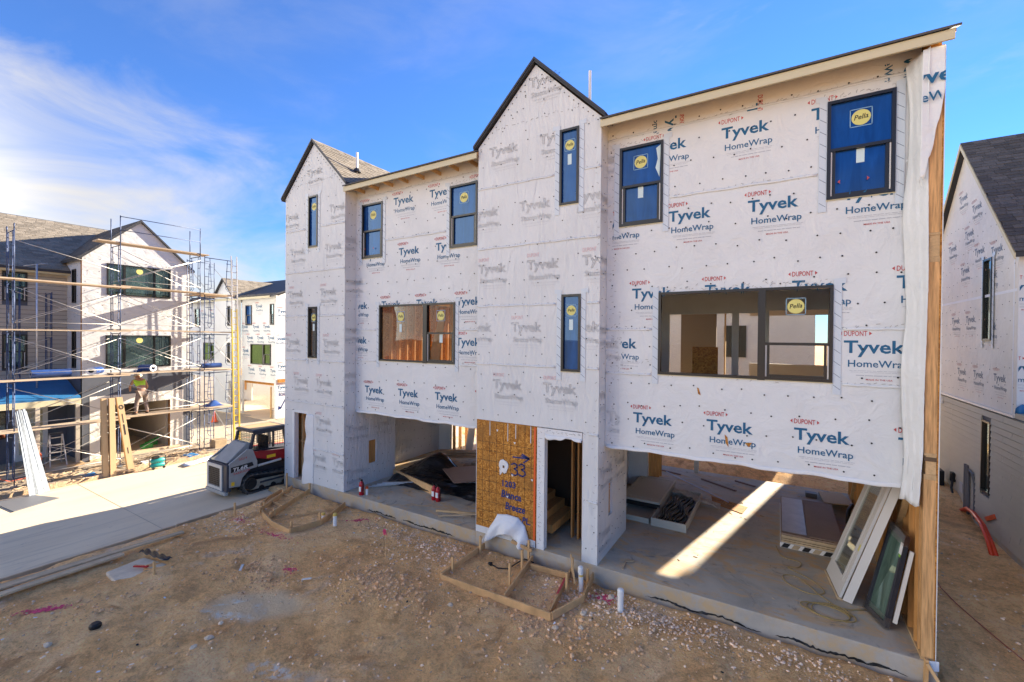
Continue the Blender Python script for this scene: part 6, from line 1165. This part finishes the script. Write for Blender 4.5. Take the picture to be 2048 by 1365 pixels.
# corner stakes at the right edge
cs = thing('corner_bracing', 'crossed wooden stakes with a white scrap at the right corner post', 'stakes', (2.0, 8.7, 0))
for p, q in (((1.92, 8.74, -.05), (1.94, 8.8, .36)), ((1.93, 8.72, .34), (2.14, 8.55, .0)), ((2.18, 8.62, -.05), (2.18, 8.64, .16))): b = B(); b.beam(p, q, .04, .09, (0, 1, 0)); obj('stake', b, 'stake_wood', cs)
b = B(); b.grid(4, 4, lambda u, v: (1.95+.13*u, 8.79-.02*math.sin(4*u+v), .22+.14*v)); obj('scrap', b, 'paper_white', cs, solid=.003)
# ------------------------------------------------------------------ things in the garages and at the entry
def extinguisher(x, y, lab):
    t = thing('fire_extinguisher', lab, 'fire extinguisher', (x, y, ST), 'fire extinguishers on the slab'); z = ST+.004
    b = B(); b.lathe((x, y, z), [(.065, 0), (.075, .015), (.075, .33), (.06, .385), (.025, .41), (.025, .43)], 18); obj('cylinder', b, 'ext_red', t, smooth=True)
    b = B(); b.box(x-.02, y-.03, z+.43, x+.02, y+.03, z+.46); b.beam((x, y, z+.45), (x+.02, y-.1, z+.49), .02, .015); b.beam((x, y, z+.47), (x+.02, y-.09, z+.53), .02, .012); obj('valve', b, 'cord_black', t)
    b = B(); b.tube([(x+.02, y, z+.44), (x+.085, y-.01, z+.40), (x+.088, y-.02, z+.2), (x+.08, y-.02, z+.1)], .012, 6); obj('hose', b, 'cord_black', t, smooth=True)
    b = B(); n = 8; vs = [(x+.0765*math.cos(-2.4+1.5*i/n), y+.0765*math.sin(-2.4+1.5*i/n), z+h) for h in (.12, .27) for i in range(n+1)]; b.add(vs, [(i, i+1, n+2+i, n+1+i) for i in range(n)]); obj('paper_label', b, 'white_print', t)
extinguisher(-10.72, 8.98, 'red fire extinguisher at the corner of the left tower'); extinguisher(-8.62, 9.86, 'red fire extinguisher by the black tarp, left of a pair'); extinguisher(-8.44, 9.83, 'red fire extinguisher by the black tarp, right of a pair')
Z0 = ST+.004
# left garage: board, tarp, panels, lumber
b = B(); b.beam((-11.2, 10.75, Z0+.13), (-8.9, 10.15, Z0+.13), .045, .26); obj('tan_board', b, 'form_board', label='long tan board on edge along the black tarp', cat='board')
for k in range(4): b = B(); b.box(-11.15+.02*k, 10.9, Z0+.045*k, -7.3-.05*k, 12.9-.08*k, Z0+.045*k+.04); obj('sheet_board', b, 'mdf_edge', label=f'stacked sheet board under the black tarp, {("bottom", "second", "third", "top")[k]} of four', cat='board', group='sheet boards under the tarp')
tp = B()
def tarp(u, v):
    x = -11.0+4.5*u; y = 10.25+2.0*v-.10*math.sin(u*7); hump = .75*math.exp(-((u-.22)/.16)**2)*math.exp(-((v-.72)/.25)**2); z = Z0+.03+.19*min(1, v*4)*min(1, (1-v)*5)+hump*.75+.05*noise.noise((u*9, v*9, 2))+.03*noise.noise((u*24, v*24, 5))
    return (x, y+.1*noise.noise((u*6, v*6, 9)), max(Z0+.01, z))
tp.grid(60, 34, tarp); obj('black_tarp', tp, 'black_plastic', label='crumpled black plastic tarp over boards in the left garage', cat='tarp', smooth=False, solid=.006)
b = B(); b.prism([(-9.6, 11.35, Z0+.40), (-8.35, 10.45, Z0+.36), (-7.2, 11.55, Z0+.39), (-8.6, 12.2, Z0+.42)], (0, 0, .02)); obj('hardboard_sheet', b, 'panel_brown', label='smooth brown panel lying on the black tarp', cat='panel')
for k, (x0, y0, x1, y1) in enumerate(((-11.4, 12.9, -8.6, 14.3), (-11.5, 13.05, -8.5, 14.4), (-11.3, 13.2, -8.7, 14.5), (-9.6, 12.6, -6.9, 13.6), (-9.4, 12.8, -6.8, 13.8), (-8.6, 12.0, -6.6, 12.7))):
    b = B(); b.beam((x0, y0, Z0+.2+.07*(k % 3)), (x1, y1, Z0+.22+.07*(k % 3)), .3, .05); obj('lumber_board', b, 'old_board', label=f'weathered board in the lumber pile behind the tarp, {("first", "second", "third", "fourth", "fifth", "last")[k]} from the back wall', cat='board', group='lumber behind the tarp')
b = B(); b.beam((-8.0, 9.25, Z0+.02), (-6.5, 9.55, Z0+.12), .07, .05); obj('offcut', b, 'lumber_x', label='loose lumber offcut on the slab beside the OSB panel', cat='offcut'); b = B(); b.beam((-7.7, 9.0, Z0+.02), (-6.5, 9.4, Z0+.2), .04, .04); obj('offcut', b, 'old_board', label='thin dark offcut leaning to the OSB panel edge', cat='offcut')
for k in range(4): b = B(); b.beam((-11.1+.1*k, 9.5+.12*k, Z0+.025+.03*k), (-10.5+.18*k, 10.15+.1*k, Z0+.03+.03*k), .06, .03); obj('trim_offcut', b, 'galv', label=f'pale trim offcut at the foot of the wrapped wall, {("first", "second", "third", "fourth")[k]} of the heap', cat='offcut', group='trim offcuts by the wall')
b = B(); b.prism([(-11.1, 14.6, Z0), (-10.75, 14.6, Z0), (-10.9, 15.2, 2.4), (-11.2, 15.2, 2.4)], (0, .05, 0)); obj('leaning_door', b, 'track_white', label='white door slab leaning at the back of the left garage', cat='door')
# right garage: garage-door sections, hoses, cloth
def section(x0, x1, y0, y1, z, lab, lip=True, h=.13):
    t = thing('garage_door_section', lab, 'garage door section', ((x0+x1)/2, (y0+y1)/2, z), 'stacked garage door sections')
    b = B(); b.box(x0, y0, z, x1, y1, z+.03)
    obj('panel', b, 'door_panel', t)
    if lip:
        for a in ((x0, y0, x0+.03, y1), (x1-.03, y0, x1, y1), (x0+.03, y0, x1-.03, y0+.03), (x0+.03, y1-.03, x1-.03, y1)): b = B(); b.box(a[0], a[1], z+.03, a[2], a[3], z+h); obj('rim', b, 'door_panel', t)
    return t
section(-3.68, -2.82, 11.55, 14.6, Z0, 'open beige garage door tray at the bottom left of the stack'); section(-2.76, -1.9, 11.5, 14.15, Z0, 'open beige garage door tray full of black hoses', h=.2)
t = thing('garage_door_section', 'beige garage door panel with black foam edge on top of the stack', 'garage door section', (-3.2, 13.4, Z0+.2), 'stacked garage door sections')
b = B(); b.box(-3.80, 12.30, Z0+.26, -2.72, 14.55, Z0+.33); obj('panel', b, 'door_panel', t, bevel=.01); b = B(); b.box(-3.79, 12.28, Z0+.145, -2.73, 12.40, Z0+.255); obj('foam_edge', b, 'foam_black', t); b = B(); b.box(-3.78, 12.42, Z0+.132, -2.74, 14.5, Z0+.258); obj('core', b, 'door_panel', t)
b = B()
for a in ((-3.72, 12.45, -3.66, 14.4), (-2.86, 12.45, -2.80, 14.4), (-3.66, 12.45, -2.86, 12.5), (-3.66, 14.35, -2.86, 14.4)): b.box(a[0], a[1], Z0+.331, a[2], a[3], Z0+.342)
obj('panel_ribs', b, 'door_panel', t)
rn = random.Random(3)
for k in range(7):
    pts = [(-2.62+.1*k+.05*math.sin(s*1.7+k), 11.7+.32*s+rn.gauss(0, .02), Z0+.09+.02*(k % 3)+.03*abs(math.sin(s+k))) for s in range(7)]; b = B(); b.tube(smooth_path(pts, 4), .035, 7); obj('black_hose', b, 'cord_black', label=f'black foam hose in the garage door tray, {("first", "second", "third", "fourth", "fifth", "sixth", "last")[k]} from the left', cat='hose', group='black hoses in the tray', smooth=True)
b = B(); b.grid(26, 10, lambda u, v: (-2.7+1.35*u, 13.75-.45*u*u+.35*v+.08*math.sin(u*9), Z0+.12*(1-u)+.10+.09*noise.noise((u*5, v*4, 1))+.05*noise.noise((u*13, v*11, 3)))); obj('dust_cloth', b, 'cloth', label='crumpled tan cloth beside the garage door tray', cat='cloth', smooth=True, solid=.006)
for x0, y0, x1, y1, lab in ((-2.2, 16.2, -1.1, 15.5, 'reddish lath on the slab behind the cloth'), (-1.2, 16.6, -.6, 16.3, 'short reddish lath near the back edge of the slab'), (-3.6, 16.5, -2.9, 16.3, 'small reddish lath near the rear posts')):
    b = B(); b.beam((x0, y0, Z0+.02), (x1, y1, Z0+.02), .07, .035); obj('lath', b, 'panel_brown', label=lab, cat='lath')
b = B(); b.tube([(-4.2, 17.2, Z0+.02), (-3.0, 16.0, Z0+.02), (-1.2, 14.3, Z0+.02)], .012, 5); obj('steel_rod', b, 'galv', label='long thin steel rod on the slab behind the trays', cat='rod')
b = B(); b.prism([(-1.7, 14.6, Z0+.003), (-.7, 14.2, Z0+.003), (-.8, 13.6, Z0+.003), (-1.6, 14.0, Z0+.003)], (0, 0, .012)); obj('plywood_scrap', b, 'osb', label='flat brown plywood scrap near the cloth', cat='plywood')
for x, y in ((-4.05, 16.9), (-2.55, 16.9)):
    b = B(); b.box(x, y, Z0, x+.14, y+.14, 3.12); o = obj('rear_post', b, 'interior_board' if x > -3 else 'lumber_orange', unitR)
# stack of boards with striped packing
for k in range(5):
    b = B(); b.box(.10+.012*(k % 2), 11.95+.015*(k % 3), Z0+.115+.042*k, 1.28, 14.85-.02*k, Z0+.150+.042*k); obj('fibre_board', b, 'mdf_edge' if k < 4 else 'mdf', label=f'brown fibre board in the striped-edge stack, {("lowest", "second", "third", "fourth", "top")[k]} of five', cat='board', group='fibre boards in the garage stack')
pk = thing('board_packing', 'black white and tan striped packing strip under the fibre boards', 'packing', (.7, 11.9, Z0)); b = B(); b.box(.08, 11.93, Z0, 1.29, 14.8, Z0+.11); obj('strip', b, 'track_white', pk)
for k in range(6): x = .10+.2*k; mt_ = ('skid_black', 'mdf_edge')[k % 2]; b = B(); b.add([(x, 11.927, Z0+.005), (x+.13, 11.927, Z0+.005), (x+.19, 11.927, Z0+.105), (x+.06, 11.927, Z0+.105)], [(0, 1, 2, 3)]); obj('stripe', b, mt_, pk)
mat('galv_dull', (.36, .32, .29), .35, .4, var=.2, vscale=3); b = B(); b.box(.12, 12.08, Z0+.321, .60, 14.7, Z0+.328); obj('metal_sheet', b, 'galv_dull', label='thin grey metal sheet on the fibre board stack', cat='metal sheet')
b = B(); b.box(.64, 12.02, Z0+.321, 1.26, 14.5, Z0+.336); obj('brown_sheet', b, 'mdf', label='smooth brown panel beside the metal sheet on the stack', cat='panel')
b = B(); b.prism([(1.12, 16.75, Z0+.02), (1.72, 17.0, Z0+.02), (1.84, 15.1, Z0+.26), (1.14, 14.95, Z0+.26)], (0, 0, .025)); obj('plywood_sheet', b, 'cardboard', label='tan plywood sheet propped behind the board stack', cat='plywood')
b = B(); b.box(.75, 16.1, Z0, 1.05, 16.35, Z0+.14); obj('concrete_brick', b, 'conduit_grey', label='small grey block on the slab by the plywood sheet', cat='block', bevel=.02)
b = B(); b.tube([(1.55, 13.9, Z0+.15), (1.6, 14.3, Z0+.35), (1.7, 14.6, Z0+.42), (1.75, 14.9, Z0+.35)], .05, 8); obj('duct_coil', b, 'cord_black', label='short black corrugated duct beside the board stack', cat='duct', smooth=True)
# white door leaning to the framed wall
def lean(name, lab, cat, base_pts, top_pts, th, build):
    """slab spanned by base edge (a,b) and top edge (c,d); build receives P(u,v,d): u along the width, v up the slope, d out of the face"""
    a, b_, c, d = [Vector(p) for p in (*base_pts, *top_pts)]; n = (b_-a).cross(c-a).normalized()
    if n.x > 0: n = -n
    t = thing(name, lab, cat, ((a+b_)/2)[:]); P = lambda u, v, o=0: (a*(1-u)+b_*u)*(1-v)+(c*(1-u)+d*u)*v+n*o
    def blk(nm, u0_, u1_, v0, v1, d0, d1, mt): q = B(); q.add([P(u0_, v0, d0), P(u1_, v0, d0), P(u1_, v1, d0), P(u0_, v1, d0), P(u0_, v0, d1), P(u1_, v0, d1), P(u1_, v1, d1), P(u0_, v1, d1)], [(0, 3, 2, 1), (4, 5, 6, 7), (0, 1, 5, 4), (1, 2, 6, 5), (2, 3, 7, 6), (3, 0, 4, 7)]); return obj(nm, q, mt, t)
    build(blk); return t
def door(k):
    k('stile', 0, .14, 0, 1, 0, .045, 'door_white'); k('stile', .86, 1, 0, 1, 0, .045, 'door_white'); k('rail', .14, .86, 0, .11, 0, .045, 'door_white'); k('rail', .14, .86, .93, 1, 0, .045, 'door_white')
    k('glass', .20, .80, .14, .90, .018, .026, 'glass_door'); k('inner_trim', .14, .20, .11, .93, .005, .052, 'door_white'); k('inner_trim', .80, .86, .11, .93, .005, .052, 'door_white'); k('inner_trim', .20, .80, .11, .14, .005, .051, 'door_white'); k('inner_trim', .20, .80, .90, .93, .005, .051, 'door_white')
    k('blind', .22, .78, .15, .89, .006, .012, 'conduit_grey')
    k('lock_plate', .93, .99, .40, .45, .046, .05, 'sticker_yellow')
    for v in (.12, .5, .86): k('hinge', -.012, .0, v, v+.05, .005, .04, 'galv')
    k('threshold', -.02, 1.02, -.02, -.002, -.02, .06, 'mdf_edge')
lean('glazed_door', 'white glazed door leaning against the framed garage wall', 'door', ((.94, 11.15, Z0+.03), (1.05, 10.10, Z0+.03)), ((1.66, 10.95, 2.72), (1.72, 9.80, 2.72)), .045, door)
b = B(); b.add([(1.06, 10.08, Z0+.02), (1.19, 10.02, Z0+.02), (1.84, 9.72, 2.74), (1.725, 9.78, 2.74), (1.06, 10.05, Z0+.02), (1.19, 9.99, Z0+.02), (1.84, 9.69, 2.74), (1.725, 9.75, 2.74)], [(0, 1, 2, 3), (7, 6, 5, 4), (0, 4, 5, 1), (1, 5, 6, 2), (2, 6, 7, 3), (3, 7, 4, 0)]); obj('door_jamb_board', b, 'door_white', label='white jamb board leaning beside the glazed door', cat='jamb board', bevel=.004)
def wunit(k):
    k('frame', 0, .10, 0, 1, 0, .07, 'skid_dark'); k('frame', .90, 1, 0, 1, 0, .07, 'skid_dark'); k('frame', .10, .90, 0, .05, 0, .07, 'skid_dark'); k('frame', .10, .90, .94, 1, 0, .07, 'skid_dark'); k('pane', .10, .90, .05, .94, .03, .036, 'glass_green_pane'); k('plastic_wrap', -.02, 1.02, .90, 1.02, -.01, .085, 'film_plastic'); k('plastic_wrap', -.02, 1.02, -.01, .12, -.01, .085, 'film_plastic'); k('sticker', .45, .65, .72, .82, .037, .04, 'sticker_yellow'); k('label_sheet', .86, .99, .80, .92, .071, .075, 'white_print'); k('tag', .88, .97, .77, .80, .071, .075, 'green_tag')
glass('glass_green_pane', .12, (.7, .9, .85), (.10, .16, .13))
def film():
    m = bpy.data.materials.new('film_plastic'); m.use_nodes = True; t = m.node_tree; t.nodes.clear(); o = N(t, 'ShaderNodeOutputMaterial'); g = N(t, 'ShaderNodeBsdfGlossy', Roughness=.2); tr = N(t, 'ShaderNodeBsdfTransparent'); mx_ = N(t, 'ShaderNodeMixShader', Fac=.25); co = N(t, 'ShaderNodeTexCoord'); b = N(t, 'ShaderNodeBump', Strength=.6, Distance=.03); t.links.new(noi(t, co.outputs['Object'], 9, 4), b.inputs['Height']); t.links.new(b.outputs[0], g.inputs['Normal']); t.links.new(tr.outputs[0], mx_.inputs[1]); t.links.new(g.outputs[0], mx_.inputs[2]); t.links.new(mx_.outputs[0], o.inputs[0]); MATS['film_plastic'] = m
film()
lean('wrapped_window', 'boxed window unit wrapped in clear plastic leaning by the corner post', 'window unit', ((1.42, 10.0, Z0+.02), (1.62, 9.45, Z0+.02)), ((1.76, 9.98, 1.95), (1.84, 9.30, 1.95)), .07, wunit)
b = B(); b.add([(1.66, 9.48, Z0+.15), (1.71, 9.45, Z0+.15), (1.87, 9.26, 1.75), (1.83, 9.29, 1.75), (1.66, 9.44, Z0+.15), (1.71, 9.41, Z0+.15), (1.87, 9.22, 1.75), (1.83, 9.25, 1.75)], [(0, 1, 2, 3), (7, 6, 5, 4), (0, 4, 5, 1), (1, 5, 6, 2), (2, 6, 7, 3), (3, 7, 4, 0)]); obj('white_trim', b, 'door_white', label='white trim strip leaning on the wrapped window unit', cat='trim')
# coiled tan extension cord and small litter on the right slab
pts = []
for i in range(130):
    s = i/129*6.2832*3.2; pts.append((.80+(.34-.05*math.sin(s*.37))*math.cos(s)+.05*math.sin(s*.5), 9.50+(.22+.06*math.cos(s*.41))*math.sin(s)+.04*math.cos(s*.7), Z0+.012+.004*(i % 3)))
pts += [(.9, 9.75, Z0+.01), (1.15, 9.78, Z0+.01), (1.42, 9.95, Z0+.01)]
pre = [(.0, 11.9, Z0+.01), (.12, 11.4, Z0+.01), (.45, 11.3, Z0+.01), (.4, 11.0, Z0+.01), (.22, 10.9, Z0+.01), (.6, 10.6, Z0+.01), (.8, 10.2, Z0+.01), (.55, 10.0, Z0+.01), (.2, 10.2, Z0+.01), (.14, 10.5, Z0+.01), (.4, 10.55, Z0+.01), (.7, 10.05, Z0+.01)]
b = B(); b.tube(smooth_path(pre, 5)+pts, .009, 5); obj('coiled_cord', b, 'cord_tan', label='tan extension cord coiled on the right garage slab', cat='cord', smooth=True)
b = B(); b.beam((-2.72, 8.98, Z0+.01), (-2.75, 9.3, Z0+.02), .03, .02); b.beam((-2.75, 9.3, Z0+.02), (-2.6, 9.42, Z0+.02), .03, .02); obj('bent_strip', b, 'old_board', label='bent wooden strip on the slab by the white pier', cat='strip')
rn = random.Random(33); b = B()
for _ in range(160):
    x, y = rn.choice(((rn.uniform(-3, 1.6), rn.uniform(9, 16.5)), (rn.uniform(-11, -6.6), rn.uniform(9, 10.3)))); s = rn.uniform(.006, .022); b.beam((x, y, Z0+.006), (x+rn.gauss(0, .05), y+rn.gauss(0, .05), Z0+.008), s, .008)
obj('slab_litter', b, 'old_board', kind='stuff', origin=False, label='bits of wood and dust littering the garage slabs', cat='litter')
# small litter trodden into the yard
rn = random.Random(77)
for nm_, mt_, n_, lab in (('wood_splinters', 'old_board', 150, 'wood splinters trodden into the dirt yard'), ('paper_scraps', 'paper_white', 34, 'tiny white scraps scattered over the dirt yard'), ('plastic_bits', 'cord_black', 26, 'tiny black plastic bits scattered over the dirt yard')):
    b = B()
    for _ in range(n_):
        x, y = rn.uniform(-13.3, 3.6), rn.uniform(1.2, 8.5)
        if x < 2.2 and rn.random() < .5: y = rn.uniform(6.0, 8.6)
        l, a = rn.uniform(.02, .11) if nm_ == 'wood_splinters' else rn.uniform(.015, .05), rn.random()*6.3; z = gh(x, y)+.012
        b.beam((x, y, z), (x+l*math.cos(a), y+l*math.sin(a), z+rn.uniform(-.004, .02)), rn.uniform(.008, .02) if nm_ == 'wood_splinters' else l*.7, .006)
    obj(nm_, b, mt_, kind='stuff', origin=False, label=lab, cat='litter')
# peeling film at the edge of the left top-floor window of the right unit
b = B(); b.prism([(-2.13, YF+.004, 8.42), (-2.105, YF+.004, 9.08), (-2.20, YF+.004, 9.02), (-2.165, YF+.004, 8.8), (-2.21, YF+.004, 8.62)], (0, .003, 0)); obj('peeled_film', b, 'label_white', unitR)
